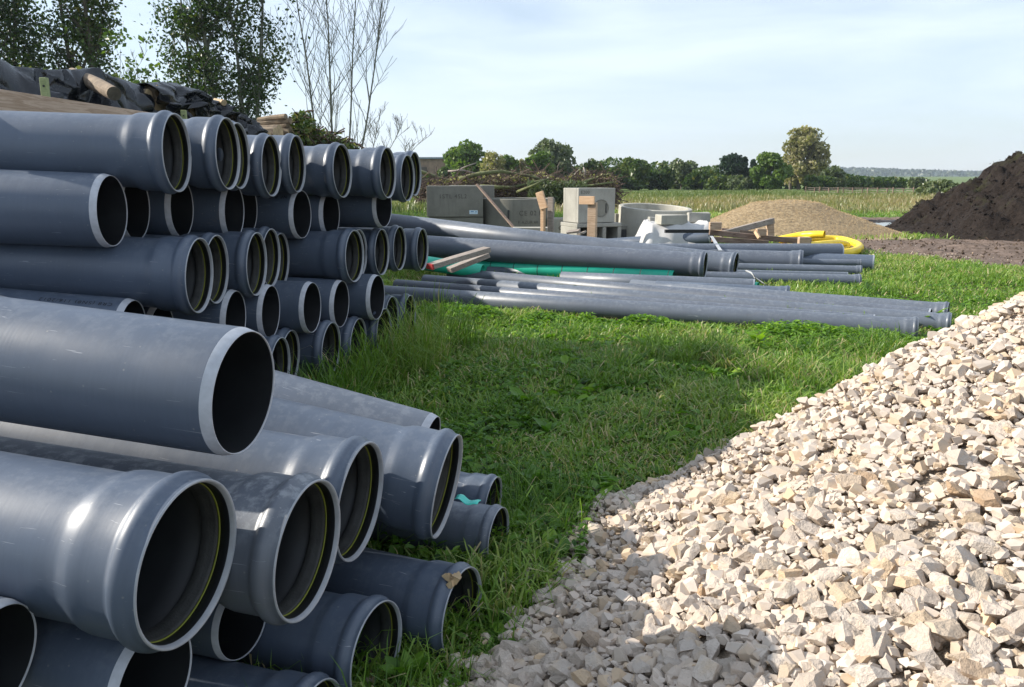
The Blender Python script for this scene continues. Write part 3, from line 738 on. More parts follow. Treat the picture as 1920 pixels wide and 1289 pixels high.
tarp('tarp', 'small tattered black tarp right of the hanging one on the firewood', 366, 424, lambda u: .22 + .20 * sin(u * 4.3 + 1) ** 2 + .1 * u, 15, .16, 80, 40, .03, .01)
tarp('tarp', 'black tarp sagging to the right end of the firewood stack', 412, 496, lambda u: .55 + .5 * u, 19, .18, 110, 44, .05, .0)
mb = MB(); a = pt(136, 136, 10.1); b2 = pt(214, 176, 9.0); n = 18
mb.tube([a, a.lerp(b2, .3), a.lerp(b2, .65), b2], [.055, .075, .085, .075], n, cap=False)
mb.add([mb.v[i] for i in range(n)], [tuple(range(n))[::-1]], 1); mb.add([mb.v[i] for i in range(3 * n, 4 * n)], [tuple(range(n))], 1)
link('log', mb.mesh('log', False, [plain('split_log', (0.24, 0.18, 0.125), .85, .45, 9, .6, .01), M['bark']]), None, label='split pale log lying across the big black tarp', cat='log')
# green posts
for (px, ytop, ybot, Y, lb) in ((82, 146, 200, 7.0, 'green wooden post with bolt holes before the big black tarp'), (344, 207, 240, 10.6, 'short green wooden post behind the second pipe of the top row')):
    a = pt(px, ytop, Y); r = thing('post', (a.x, Y, 0), lb, 'post'); mb = MB(); wd = 12 / 1480 * Y if px < 200 else 9 / 1480 * Y
    mb.box((0, 0, a.z / 2), (wd, .05, a.z)); link('board', bevel(mb.mesh('board'), .004, 1), M['wood_green'], r)
    for z in (.07, .17):
        mb = MB(); mb.tube([(wd * .12, -.031, a.z - z), (wd * .12, -.022, a.z - z)], .009, 10); link('bolt_hole', mb.mesh('bolt_hole'), M['ink'], r)
# cut round log lying where the tarps meet, and short stack of round logs further right
mb = MB(); a = pt(402, 190, 12.6); b2 = pt(420, 193, 12.3); mb.tube([a, b2], .045, 9); link('log', mb.mesh('log'), M['log_end'], label='short pale log end poking from under the tattered tarp', cat='log')
r_ = thing('log_pile', pt(510, 250, 15.6), 'open pile of long mossy logs at the right end of the firewood stack', 'firewood')
for i, (x0, y0, x1, y1, rr) in enumerate([(485, 226, 536, 219, .055), (482, 233, 545, 227, .06), (488, 240, 540, 235, .055), (492, 247, 545, 243, .06), (495, 254, 538, 251, .055), (488, 258, 545, 259, .06), (480, 241, 500, 247, .05)]):
    a = pt(x0, y0, 15.6) - r_.location; b2 = pt(x1, y1, 15.3 + .03 * i) - r_.location; mb = MB()
    mb.tube([a, a.lerp(b2, .5) + Vector((0, 0, .01)), b2], [rr, rr * .93, rr], 9); link('log', mb.mesh('log'), M['log_bark'], r_)
mb = MB(); mb.box((0, .3, -1.25), (1.0, .7, 2.3), None, 0, .1); link('inner_logs', mb.mesh('inner_logs'), M['log_bark'], r_, kind='stuff')
# mound of brush and ivy
def scrub(seed, name, label, pts_, Y, n, leaf, mat, twn, cat='brush'):
    rg = np.random.default_rng(seed); a = pt(pts_[0][0], pts_[0][1], Y)
    xs = rg.uniform(pts_[0][0], pts_[-1][0], n); top = np.interp(xs, [p[0] for p in pts_], [p[1] for p in pts_])
    P = np.array([tuple(pt(x, t, Y)) for x, t in zip(xs, top)]); P[:, 1] += rg.uniform(-.5, .5, n); P[:, 2] -= rg.uniform(0, 1, n) ** 1.7 * 1.6
    P[:, 2] += rg.normal(0, .05, n)
    root = thing(name, (float(P[:, 0].mean()), Y, 0), label, cat); P -= np.array(root.location)
    V, Q, tn = leafcards(P, rg.uniform(.6, 1.3, n) * leaf, rg.uniform(0, 1, n), .65, rg); link('foliage', npmesh('foliage', V, quads=Q, attrs=dict(tone=tn)), mat, root)
    mb = MB(); rr = random.Random(seed)
    for i in range(twn):
        p = Vector(P[rr.randrange(n)]); d = Vector((rr.uniform(-1, 1), rr.uniform(-.4, .4), rr.uniform(-.25, .6))); mb.tube([p - d * .25, p + Vector((0, 0, .02)), p + d * .25], rr.uniform(.005, .02), 4, False)
    link('twigs', mb.mesh('twigs'), M['twig'], root, kind='stuff')
    mb = MB(); X0, X1 = float(P[:, 0].min()), float(P[:, 0].max())
    for i in range(12):
        x = X0 + (X1 - X0) * (i + .5) / 12; h = float(np.interp(960 + 1480 * (x + root.location.x) / Y, [p[0] for p in pts_], [pt(p[0], p[1], Y).z for p in pts_])) - .2
        mb.box((x, .35, h / 2), ((X1 - X0) / 12, .8, h), None, 0, .04)
    link('earth', mb.mesh('earth'), M['soil'], root)
    return root
scrub(41, 'brush_mound', 'mound of twigs and ivy sloping down behind the top row of pipes', [(536, 250), (560, 240), (590, 245), (620, 258), (668, 276)], 16.5, 3000, .05, M['leaf_mid'], 420)
scrub(42, 'ivy_bush', 'leafy ivy bush standing beside the open log pile', [(545, 240), (556, 222), (572, 214), (584, 232), (590, 246)], 15.9, 1500, .05, M['leaf_mid'], 60, 'bush')
scrub(43, 'hedge', 'leafy undergrowth between the trees behind the firewood', [(-80, 150), (60, 135), (120, 135), (230, 150), (330, 185), (450, 240)], 17.5, 2600, .06, M['leaf_mid'], 100, 'hedge')
# ------------------------------------------------------------------ plastic pipes
def revolve(prof, seg, mi=None):
    n = len(prof); a = np.linspace(0, 2 * pi, seg, endpoint=False)
    x = np.array([p[0] for p in prof]); r = np.array([p[1] for p in prof])
    V = np.stack([np.repeat(x, seg), np.outer(r, np.cos(a)).ravel(), np.outer(r, np.sin(a)).ravel()], 1)
    i = np.arange(n - 1)[:, None] * seg; k = np.arange(seg)[None, :]; k2 = (k + 1) % seg
    Q = np.stack([(i + k).ravel(), (i + k2).ravel(), (i + seg + k2).ravel(), (i + seg + k).ravel()], 1)
    return V, Q
_pc = {}
def pipe_meshes(kd, D, Ln, seg):
    key = (kd, D, Ln, seg)
    if key in _pc: return _pc[key]
    R = D / 2; k = D / .315; w = .030 * D
    def mk(nm, prof, smooth=True):
        V, Q = revolve(prof, seg); return npmesh(nm, V, quads=Q, smooth=smooth)
    if kd == 'S':
        ls = .145 * k; tr = .045 * k
        outer = [(-Ln, R * .94), (-Ln, R), (-Ln * .5, R), (-ls - tr - .02, R), (-ls - tr, R * 1.003), (-ls - tr * .7, R * 1.018), (-ls - tr * .3, R * 1.062), (-ls, R * 1.078), (-ls + .02 * k, R * 1.08), (-.072 * k, R * 1.08),
                 (-.064 * k, R * 1.092), (-.058 * k, R * 1.125), (-.050 * k, R * 1.155), (-.041 * k, R * 1.163), (-.032 * k, R * 1.155), (-.024 * k, R * 1.125), (-.018 * k, R * 1.10), (-.012 * k, R * 1.093), (-.0035 * k, R * 1.093)]
        rim = [(-.0035 * k, R * 1.093), (0, R * 1.088), (.0005, R * 1.07), (-.003 * k, R * 1.048), (-.012 * k, R * 1.035)]
        bore = [(-.012 * k, R * 1.035), (-.034 * k, R * 1.03), (-.035 * k, R * 1.085), (-.062 * k, R * 1.09), (-.064 * k, R * 1.025), (-ls, R * 1.02), (-ls - tr, R * .94), (-Ln * .5, R * .94), (-Ln, R * .94)]
        seal = [(-.040 * k, R * 1.07), (-.040 * k, R * 1.018), (-.048 * k, R * 1.008), (-.060 * k, R * .985), (-.074 * k, R * .955), (-.076 * k, R * .962), (-.066 * k, R * 1.03)]
        line = [(-.0350 * k, R * 1.031), (-.0350 * k, R * 1.021), (-.0385 * k, R * 1.019), (-.0385 * k, R * 1.031)]
        res = dict(barrel=mk('barrel', outer), rim=mk('rim', rim), bore=mk('bore', bore), seal=mk('rubber_seal', seal), line=mk('seal_line', line))
    else:
        outer = [(-Ln, R * .94), (-Ln, R), (-Ln * .5, R), (-.028 * k - .0001, R)]
        chm = [(-.028 * k, R * 1.0006), (-.001, R * .958)]
        face = [(-.001, R * .958), (0, R * .954), (-.0005, R * .942), (-.004, R * .9395)]
        bore = [(-.004, R * .9395), (-Ln, R * .94)]
        res = dict(barrel=mk('barrel', outer), cut=mk('bevelled_end', chm + face[1:]), bore=mk('bore', bore))
    _pc[key] = res; return res
def pipe(kd, D, loc, yaw, tilt, Ln, label, mat='pvc', seg=48, roll=0.0, group=None, name=None, cutmat='cut', rimmat='rim'):
    root = thing(name or ('socket_pipe' if kd == 'S' else 'plain_end_pipe'), loc, label, 'pipe', rot=(roll, tilt, -yaw), group=group)
    p = pipe_meshes(kd, D, Ln, seg)
    def part(nm, me, m, par=root):
        o = link(nm, me, None, par)
        if len(me.materials) == 0: me.materials.append(M[m])
        o.material_slots[0].link = 'OBJECT'; o.material_slots[0].material = M[m]; return o
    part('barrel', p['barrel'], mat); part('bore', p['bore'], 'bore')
    if kd == 'S':
        part('rim', p['rim'], rimmat); s_ = part('rubber_seal', p['seal'], 'rubber'); part('seal_line', p['line'], 'lime', s_)
    else: part('bevelled_end', p['cut'], cutmat)
    return root
def lettering(root, txt, R, x0, ang, size, mat='ink', flip=True, name='lettering', squeeze=1.0):
    cu = bpy.data.curves.new('lettering', 'FONT'); cu.body = txt; cu.size = size; cu.space_character = 1.25
    t = bpy.data.objects.new('lettering_curve', cu); C.objects.link(t)
    bpy.context.view_layer.update()
    me = bpy.data.meshes.new_from_object(t); bpy.data.objects.remove(t)
    for v in me.vertices:
        x, y = v.co.x * squeeze, v.co.y - size * .35
        if flip: px, a = x0 - x, ang - y / R       # read from the other side of the pipe
        else: px, a = x0 + x, ang + y / R
        # angle 0 = towards the viewer side (-y), 90 deg = up
        v.co = (px, -cos(a) * (R + .0012), sin(a) * (R + .0012))
    me.update(); return link(name, me, M[mat], root)
PD = [
 ('A1','S',0.315,-1.494,3.628,1.498,-0.0368,0.0316),
 ('A2','S',0.315,-1.384,3.965,1.505,-0.0015,0.0320),
 ('A3','S',0.315,-1.444,4.302,1.505,-0.0000,0.0219),
 ('A4','S',0.315,-1.374,4.634,1.458,0.0316,0.0289),
 ('A5','S',0.315,-1.317,4.977,1.476,0.0403,0.0242),
 ('A6','S',0.315,-1.104,5.279,1.438,0.1556,0.0077),
 ('A7','S',0.315,-0.852,5.566,1.428,0.1761,0.0078),
 ('A8','S',0.315,-0.787,6.113,1.394,0.1800,0.0208),
 ('A9','S',0.315,-0.774,6.464,1.428,0.1766,0.0106),
 ('B1','P',0.315,-1.722,3.450,1.249,-0.0524,0.0423),
 ('B2','P',0.315,-1.790,3.818,1.246,-0.0289,0.0487),
 ('B3','P',0.315,-1.705,4.142,1.238,-0.0137,0.0343),
 ('B4','P',0.315,-1.541,4.446,1.208,0.0200,0.0447),
 ('B5','P',0.315,-1.585,4.815,1.209,0.0366,0.0334),
 ('B6','P',0.315,-1.342,5.119,1.164,0.1316,0.0197),
 ('B7','P',0.315,-1.228,5.439,1.152,0.1602,0.0148),
 ('B8','P',0.315,-0.926,5.800,1.196,0.2305,0.0049),
 ('C1','S',0.315,-1.422,3.588,0.953,-0.0149,0.0621),
 ('C2','S',0.315,-1.470,3.934,0.943,-0.0137,0.0500),
 ('C3','S',0.315,-1.378,4.271,0.934,0.0068,0.0485),
 ('C4','S',0.315,-1.404,4.618,0.933,0.0169,0.0477),
 ('C5','S',0.315,-1.448,4.962,0.886,0.0233,0.0438),
 ('C6','S',0.315,-1.035,5.221,0.888,0.1681,0.0141),
 ('C7','S',0.315,-1.078,5.574,0.871,0.1685,0.0221),
 ('C8','S',0.315,-0.966,5.901,0.854,0.1570,0.0168),
 ('C9','S',0.315,-0.880,6.240,0.853,0.1653,0.0130),
 ('C10','S',0.315,-0.738,6.559,0.817,0.1698,0.0145),
 ('D1','P',0.315,-1.667,3.409,0.715,-0.0510,0.0910),
 ('D2','P',0.315,-1.716,3.800,0.636,-0.0098,0.0627),
 ('D3','P',0.315,-1.454,4.101,0.660,0.0194,0.0484),
 ('D4','P',0.315,-1.367,4.426,0.645,0.0462,0.0462),
 ('D5','P',0.315,-1.205,4.717,0.625,0.1064,0.0185),
 ('D6','P',0.315,-1.108,5.081,0.590,0.1275,0.0378),
 ('D7','P',0.315,-0.921,5.361,0.592,0.1736,0.0276),
 ('E1','S',0.315,-1.272,4.219,0.367,0.0446,0.0611),
 ('E2','S',0.315,-1.311,4.560,0.343,0.0636,0.0650),
 ('E3','S',0.315,-1.139,4.879,0.333,0.1303,0.0445),
 ('E4','S',0.315,-1.033,5.214,0.301,0.1357,0.0472),
 ('E5','S',0.315,-0.911,5.539,0.315,0.1516,0.0243),
 ('E6','S',0.315,-0.906,5.889,0.351,0.1556,0.0200),
 ('E7','S',0.315,-0.814,6.226,0.312,0.1596,0.0214),
 ('P1','P',0.315,-0.648,1.856,0.874,0.1819,0.0851),
 ('P2','S',0.315,-0.658,1.494,0.611,0.2131,0.0755),
 ('P3','S',0.315,-0.493,1.786,0.495,0.2274,0.0587),
 ('P4','S',0.315,-0.432,2.130,0.476,0.2121,0.0825),
 ('P5','S',0.315,-0.209,2.427,0.402,0.1879,0.1664),
 ('P6','P',0.315,-0.312,2.773,0.381,0.1786,0.2184),
 ('P7','S',0.25,-0.365,1.934,0.122,0.3649,0.0011),
 ('P8','S',0.25,-0.149,2.187,0.091,0.3981,0.0113),
 ('P9','S',0.2,-0.048,2.709,0.090,0.3501,0.0250),
 ('P10','S',0.2,-0.074,2.953,0.115,0.3093,0.0826),
 ('P11','P',0.25,-0.759,1.504,0.331,0.2519,0.0215),
 ('P12','P',0.25,-0.973,1.327,0.481,0.0954,0.1505),
 ('P13','S',0.25,-0.479,1.689,0.049,0.2955,0.0254),
 ('P14','P',0.2,-0.695,1.857,0.260,0.3571,-0.0296),
]
LAB = {
 'A1': 'nearest and leftmost socket pipe of the top row, under the timber beam',
 'A2': 'second socket pipe of the top row, right of the nearest one',
 'A3': 'top row socket pipe set back, overlapped by the second from the left',
 'A4': 'fourth socket pipe of the top row, its rim touching the next pipe',
 'A5': 'fifth socket pipe of the top row, between two others near the middle',
 'A6': 'sixth socket pipe of the top row, with sunlit barrel showing to its left',
 'A7': 'seventh socket pipe of the top row, jutting out with a sunlit barrel',
 'A8': 'second to last socket pipe of the top row at its right corner',
 'A9': 'last socket pipe of the top row, mostly hidden at the right corner',
 'B1': 'big plain-ended pipe jutting out leftmost in the second row, white edge',
 'B2': 'plain-ended pipe in shade just behind the jutting second row pipe',
 'B3': 'shaded plain-ended pipe under the first socket of the top row',
 'B4': 'shaded plain-ended pipe under the second socket of the top row',
 'B5': 'dark plain-ended pipe in the second row left of the lettered sunlit one',
 'B6': 'sunlit plain-ended pipe with lettering jutting out of the second row',
 'B7': 'shaded plain-ended pipe right of the sunlit lettered one in the second row',
 'B8': 'plain-ended pipe at the right end of the second row',
 'C1': 'nearest socket pipe of the third row, long blue-grey barrel with stains',
 'C2': 'third row socket pipe partly behind the nearest one of that row',
 'C3': 'third row socket pipe in front of two overlapping ones',
 'C4': 'first of two overlapping socket pipes behind a third row rim',
 'C5': 'farther of two overlapping socket pipes, left of the lettered pipe end',
 'C6': 'third row socket pipe jutting out below the sunlit lettered pipe',
 'C7': 'third row socket pipe peeping out above and behind a jutting one',
 'C8': 'third socket pipe from the right end of the third row',
 'C9': 'second socket pipe from the right end of the third row',
 'C10': 'socket pipe at the right end of the third row, before the laid out pipes',
 'D1': 'plain-ended pipe printed with upside-down letters above the big front pipe',
 'D2': 'shaded plain-ended pipe right of the printed one in the fourth row',
 'D3': 'shaded plain-ended pipe under the third row sockets at left',
 'D4': 'greenish shaded open pipe end in the fourth row below two overlapping sockets',
 'D5': 'dark plain-ended pipe below the jutting socket, left one of two',
 'D6': 'dark plain-ended pipe below the jutting socket, right one of two',
 'D7': 'plain-ended pipe at the right end of the fourth row beside a green leaf',
 'E1': 'bottom row socket pipe touching the rim of the big front pipe',
 'E2': 'bottom row socket pipe just behind the one beside the big front pipe',
 'E3': 'third socket pipe of the bottom row, standing in grass',
 'E4': 'fourth socket pipe of the bottom row with grass before its rim',
 'E5': 'fifth socket pipe of the bottom row, overlapping the sixth',
 'E6': 'sixth socket pipe of the bottom row, half hidden by the fifth',
 'E7': 'last socket pipe of the bottom row at the right corner in grass',
 'P1': 'biggest looking plain-ended pipe across the left, broad white edge',
 'P2': 'front socket pipe at lower left, closest of all with bright collar',
 'P3': 'front socket pipe with rain-spotted barrel, second from the left',
 'P4': 'third front socket pipe, shaded, under the white edge',
 'P5': 'rightmost big front socket pipe with a long sunlit barrel',
 'P6': 'sloping plain-ended pipe behind the rightmost big front socket pipe',
 'P7': 'small shaded socket pipe in the weeds below the spotted one',
 'P8': 'shaded socket pipe with a crumb of mud on its rim, on the grass',
 'P9': 'small socket pipe half in grass under the teal plastic scrap',
 'P10': 'small socket pipe just behind the one with the teal scrap',
 'P11': 'plain-ended pipe with a white edge at the bottom edge under the front socket',
 'P12': 'dark pipe mouth in the lower left corner of the photo',
 'P13': 'dark socket pipe at the bottom edge beside broad green leaves',
 'P14': 'dark plain-ended pipe in the gap below the two front sockets',
}
GR = dict(A='top row of the stacked pipes', B='second row of the stacked pipes', C='third row of the stacked pipes', D='fourth row of the stacked pipes', E='bottom row of the stacked pipes', P='loose pipes in the front heap')
for k, kd, D, x, y, z, yaw, tilt in PD:
    near = k[0] == 'P'
    mt = 'pvc_dusty' if k == 'P3' else ('pvc_old' if k in ('P6', 'P9') else 'pvc')
    o = pipe(kd, D, (x, y, z), yaw, tilt, 3.0, LAB[k], mt, 128 if near and D > .3 else (80 if k[0] in 'ABP' or k == 'C1' else 56), group=GR[k[0]], cutmat='cut')
    if k == 'D1': lettering(o, 'CR8 (SN8) 116/2012', D / 2, -.055, radians(62), .030, squeeze=.95)
    if k == 'B6': lettering(o, 'NF P CR8 (2)', D / 2, -.05, radians(44), .034, squeeze=.95)
    if k == 'P8':
        mb = MB(); rr = random.Random(3)
        for i in range(5): mb.box((-.012 + rr.uniform(-.02, .02), rr.uniform(-.02, .02) - .045, .134 + rr.uniform(-.01, .008)), (.022, .02, .02), Matrix.Rotation(rr.uniform(0, 3), 3, 'Y'), 0, .004)
        m_ = link('mud_crumb', mb.mesh('mud_crumb'), M['log_end'], o)
# timber bearers beneath the stack and the beam on top
for i, (xa, ya, xb, yb) in enumerate([(-1.5, 3.55, -1.0, 6.35), (-3.4, 3.7, -2.9, 6.7)]):
    mb = MB(); mb.bar((-(xb - xa) / 2, -(yb - ya) / 2, 0), ((xb - xa) / 2, (yb - ya) / 2, 0), .14, .17)
    link('timber_bearer', bevel(mb.mesh('timber_bearer'), .006, 1), M['wood_old'], loc=((xa + xb) / 2 - .25, (ya + yb) / 2, .085), label=['timber bearer on the ground under the fronts of the stacked pipes', 'timber bearer on the ground under the rear half of the stacked pipes'][i], cat='timber')
a = pt(-200, 174, 3.55); b2 = pt(262, 222, 4.12)
a = Vector((-2.52, 3.45, 1.755)); b2 = Vector((-2.34, 5.5, 1.755))
mb = MB(); mb.box((1.03, 0, 0), (2.06, .07, .10)); 
link('timber_beam', bevel(mb.mesh('timber_beam'), .004, 2), M['wood'], loc=a, rot=(0, 0, atan2(b2.y - a.y, b2.x - a.x)), label='brown timber beam lying on the nearest top row pipe', cat='timber')
for k_, (px, py, Y) in enumerate([(252, 424, 4.1), (332, 434, 4.3)]): pass

# teal scrap of film on the small pipe
bm = bmesh.new(); base = pt(876, 938, 2.62); g = []
for i in range(9):
    row = []
    for j in range(5):
        row.append(bm.verts.new((i * .0095 - .038, j * .02 - .04 + .008 * sin(i * .9), .006 * sin(i * 1.1) + .004 * cos(j * 1.6 + i * .5))))
    g.append(row)
for i in range(8):
    for j in range(4): bm.faces.new((g[i][j], g[i + 1][j], g[i + 1][j + 1], g[i][j + 1]))
me = bpy.data.meshes.new('plastic_scrap'); bm.to_mesh(me); bm.free(); me.polygons.foreach_set('use_smooth', [True] * len(me.polygons))
o = link('plastic_scrap', me, M['teal_film'], loc=base, rot=(radians(-4), radians(7), -.25), label='bright teal scrap of plastic film lying on a small grey pipe', cat='plastic scrap'); o.scale = (1.15, .62, .7)
m_ = o.modifiers.new('thick', 'SOLIDIFY'); m_.thickness = .0015

# ------------------------------------------------------------------ pipes laid out on the grass
def laid(key, kd, D, rpx, rpy, rz, lpx, lpy, lz, Ln, label, mat='pvc_old', name=None, group='pipes laid out across the grass'):
    A = gp(rpx, rpy, rz); B = gp(lpx, lpy, lz); d = (A - B).normalized()
    yaw = atan2(-d.y, d.x); tilt = math.asin(-d.z)
    return pipe(kd, D, A, yaw, tilt, Ln, label, mat, 40, group=group, name=name)
laid('M2', 'S', .315, 1323, 498, .30, 801, 462, .42, 6, 'large laid out socket pipe resting on the two planks, with scratches along its top', 'pvc_small')
laid('M1', 'S', .315, 1380, 498, .24, 801, 427, .62, 6, 'large laid out socket pipe behind the one on the planks, sloping down from left')
laid('M4', 'S', .315, 1505, 491.5, .17, 1300, 485, .17, 5, 'large socket pipe lying right of the two crossing big ones', 'pvc_small')
laid('M5', 'P', .25, 1577, 472, .28, 1300, 472, .28, 6, 'plain-ended pipe before the yellow hose and the timber frame')
laid('M6', 'P', .25, 1639, 494, .14, 1540, 490, .14, 5, 'dark plain-ended pipe ending farthest right beyond the small socket pipes', 'pvc')
laid('M7', 'S', .11, 1615, 494, .16, 1450, 491, .16, 5, 'thin socket pipe on top in the bundle of three at right')
laid('M7b', 'S', .14, 1615, 508, .10, 1450, 504, .10, 5, 'thin socket pipe in the middle of the bundle of three at right')
laid('M7c', 'P', .10, 1589, 517, .07, 1450, 514, .07, 5, 'short-looking thin plain-ended pipe low in the right bundle')
laid('M8', 'S', .16, 1613, 527, .09, 1400, 522, .09, 5, 'small socket pipe lying nearest in the grass of the right bundle')
laid('M9', 'P', .20, 1415, 539, .12, 1051, 524, .12, 2.4, 'pale ringed pipe ending beside the teal tip, in front of the big pipes')
laid('M14', 'S', .20, 1480, 555, .11, 1300, 546, .11, 1.5, 'short-looking socket pipe with dark open mouth beside the teal tip', 'pvc')
laid('M11', 'S', .20, 1778, 588, .10, 1484, 564, .10, 3.4, 'rear socket pipe of the front row, dark open mouth before the stone heap')
laid('M10', 'P', .18, 1745, 596, .09, 920, 522, .09, 6, 'plain pipe just in front of the rear one in the front row', 'pvc_small')
laid('M12', 'S', .18, 1783, 607, .09, 920, 538, .09, 6, 'socket pipe second from the front in the row ending at the stone heap')
laid('M12b', 'P', .16, 1640, 606, .08, 1000, 556, .08, 5.5, 'thin pipe squeezed between the two nearest ones of the front row', 'pvc_small')
laid('M13', 'S', .20, 1720, 619, .10, 782, 556, .10, 6, 'nearest laid out pipe with a rounded collar near its right end in the weeds')
laid('M15', 'P', .25, 1335, 446, .33, 1175, 457, .15, 3, 'pipe with an open left mouth rising to the right before the white sheet', 'pvc')
# teal drain pipes with dark joints
def teal(A, B, R, name_, label, step=.37):
    d = (B - A); Ln = d.length; root = thing('teal_pipe', A, label, 'pipe', rot=(0, math.asin(-d.z / Ln), atan2(d.y, d.x)))
    V, Q = revolve([(0, R * .9), (0, R), (Ln * .5, R), (Ln, R), (Ln, R * .9), (0, R * .9)], 28); link('barrel', npmesh('barrel', V, quads=Q, smooth=True), M['teal'], root)
    V, Q = revolve([(-.006, R), (-.006, R * 1.012), (.006, R * 1.012), (.006, R)], 28); me = npmesh('joint_ring', V, quads=Q)
    x = step * .5
    while x < Ln: link('joint_ring', me, M['seam'], root, loc=(x, 0, 0)); x += step
teal(gp(745, 490, .16), gp(1264, 522, .13), .105, 't', 'long teal drain pipe with dark joints lying between the grey pipes')
teal(gp(740, 485, .30), gp(905, 510, .16), .10, 't', 'short visible teal pipe under the red-ended planks', .9)
teal(gp(1330, 533, .12), gp(1421, 541, .11), .075, 't', 'teal pipe tip showing beside the pale ringed pipe end', .8)
# the two planks
for (pa, pb, w, h, nm) in (((806, 500, .40), (914, 468, .56), .16, .035, 'upper weathered plank with red painted end on the teal pipe'), ((842, 507, .30), (914, 478, .47), .16, .035, 'lower weathered plank crossing the teal pipe beneath the red-ended one')):
    A, B = gp(*pa), gp(*pb); root = thing('plank', A, nm, 'plank'); mb = MB(); mb.bar((0, 0, 0), B - A, w, h * 1.7); link('board', bevel(mb.mesh('board'), .003, 1), M['wood_grey'], root)
    if 'upper' in nm:
        d = (B - A).normalized(); mb = MB(); mb.bar(-d * .012, d * .012, w + .004, h * 1.7 + .004); link('painted_end', mb.mesh('painted_end'), M['redpaint'], root)
# ------------------------------------------------------------------ concrete parts, stakes, timber, hose beyond the pipes
def prism(mb, poly, z0, z1, mi=0):
    n = len(poly); vs = [(p[0], p[1], z0) for p in poly] + [(p[0], p[1], z1) for p in poly]
    mb.add(vs, [tuple(range(n))[::-1], tuple(range(n, 2 * n))] + [(i, (i + 1) % n, n + (i + 1) % n, n + i) for i in range(n)], mi)
def wallbox(w, d, h, t, floor=True, notch=0.0):
    mb = MB(); mb.box((0, -d / 2 + t / 2, h / 2), (w, t, h)); mb.box((0, d / 2 - t / 2, h / 2), (w, t, h))
    for sx in (-1, 1): mb.box((sx * (w / 2 - t / 2), 0, h / 2 - notch / 2), (t, d - 2 * t - .002, h - notch))
    if floor: mb.box((0, 0, t / 2 + .004), (w - 2 * t - .004, d - 2 * t - .004, t))
    return mb
def flattext(root, txt, loc, size, mat='ink', rotz=0, cyl=None, name='lettering'):
    cu = bpy.data.curves.new('lettering', 'FONT'); cu.body = txt; cu.size = size; cu.space_character = 1.15
    t = bpy.data.objects.new('lettering_curve', cu); C.objects.link(t); bpy.context.view_layer.update()
    me = bpy.data.meshes.new_from_object(t); bpy.data.objects.remove(t)
    for v in me.vertices:
        if cyl: a = v.co.x / cyl + rotz; v.co = (sin(a) * (cyl + .004), -cos(a) * (cyl + .004), v.co.y)
        else: v.co = (v.co.x, 0, v.co.y)
    return link(name, me, M[mat], root, loc=loc)
YB = 18.2
a = pt(799, 407, YB); b2 = pt(904, 407, YB); w = b2.x - a.x; zt = pt(850, 349, YB).z; zb = a.z
r = thing('concrete_chamber', ((a.x + b2.x) / 2, YB + .45, zb), 'dark stencilled concrete chamber with pale sticker, left of the laid out parts', 'concrete box', rot=(0, 0, .05))
link('walls', bevel(wallbox(w, .9, zt - zb, .11).mesh('walls'), .012, 2), M['concrete_dark'], r)
flattext(r, '1STL 4SL2', (-.36, -.455, (zt - zb) * .60), .13, 'stencil')
mb = MB(); mb.box((w * .33, -.453, (zt - zb) * .15), (.19, .006, .085)); st_ = link('sticker', mb.mesh('sticker'), M['sticker'], r)
mb = MB(); mb.box((w * .33 - .03, -.458, (zt - zb) * .15 + .014), (.07, .003, .02)); mb.box((w * .33 + .055, -.458, (zt - zb) * .15 + .008), (.04, .003, .02)); link('sticker_print', mb.mesh('sticker_print'), M['sticker_print'], st_)
r = thing('concrete_chamber', ((a.x + b2.x) / 2 + .02, YB + .48, 0), 'concrete chamber carrying the stencilled one, mostly behind the pipes', 'concrete box', rot=(0, 0, .04))
link('walls', bevel(wallbox(w * .98, .9, zb - .012, .11).mesh('walls'), .012, 2), M['concrete_dark'], r)
a = pt(888, 402, YB + .95); b2 = pt(926, 402, YB + .95); zt = pt(900, 348, YB + .95).z
r = thing('concrete_chamber', ((a.x + b2.x) / 2 - .3, YB + 1.5, 0), 'dark concrete block standing behind the right end of the stencilled chamber', 'concrete box', rot=(0, 0, .02))
link('walls', bevel(wallbox(b2.x - a.x + .6, .95, zt, .12).mesh('walls'), .012, 2), M['concrete_dark'], r)
def ring(px0, px1, row_top, Y, base, label, mat, t=.09, seg=64, dz=0.0, tiltx=0.0, groove=False):
    a = pt(px0, row_top, Y); b2 = pt(px1, row_top, Y); R = (b2.x - a.x) / 2; zt = a.z; yc = Y + R * .0
    root = thing('concrete_ring', ((a.x + b2.x) / 2, yc, base), label, 'concrete ring'); h = zt - base
    V, Q = revolve([(0, R), (h - .012, R), (h, R - .012), (h, R - t + .012), (h - .012, R - t), (0, R - t), (0, R)], seg)
    V = np.stack([V[:, 1], V[:, 2], V[:, 0]], 1); me = npmesh('wall', V, quads=Q[:, ::-1], smooth=False); o = link('wall', me, M[mat], root)
    m = o.modifiers.new('e', 'EDGE_SPLIT'); me.polygons.foreach_set('use_smooth', [True] * len(me.polygons)); m.split_angle = radians(30)
    root['r'] = R; return root, R, h
r, R, h = ring(902, 1040, 372, 18.9, 0, 'concrete ring marked CE behind the leaning plank and left stake', 'concrete_dark', .10)
flattext(r, 'CE 02 PN', (0, 0, h * .62), .15, 'stencil', 0.02, cyl=R); flattext(r, 'F AZUR 60', (0, 0, h * .43), .09, 'stencil', 0.0, cyl=R)
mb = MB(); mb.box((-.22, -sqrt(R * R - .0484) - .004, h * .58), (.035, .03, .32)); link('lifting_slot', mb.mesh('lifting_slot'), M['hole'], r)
r, R, h = ring(1026, 1082, 409, 18.4, 0, 'small low concrete ring with round stamp between the stake and the pale block', 'concrete_light', .07)
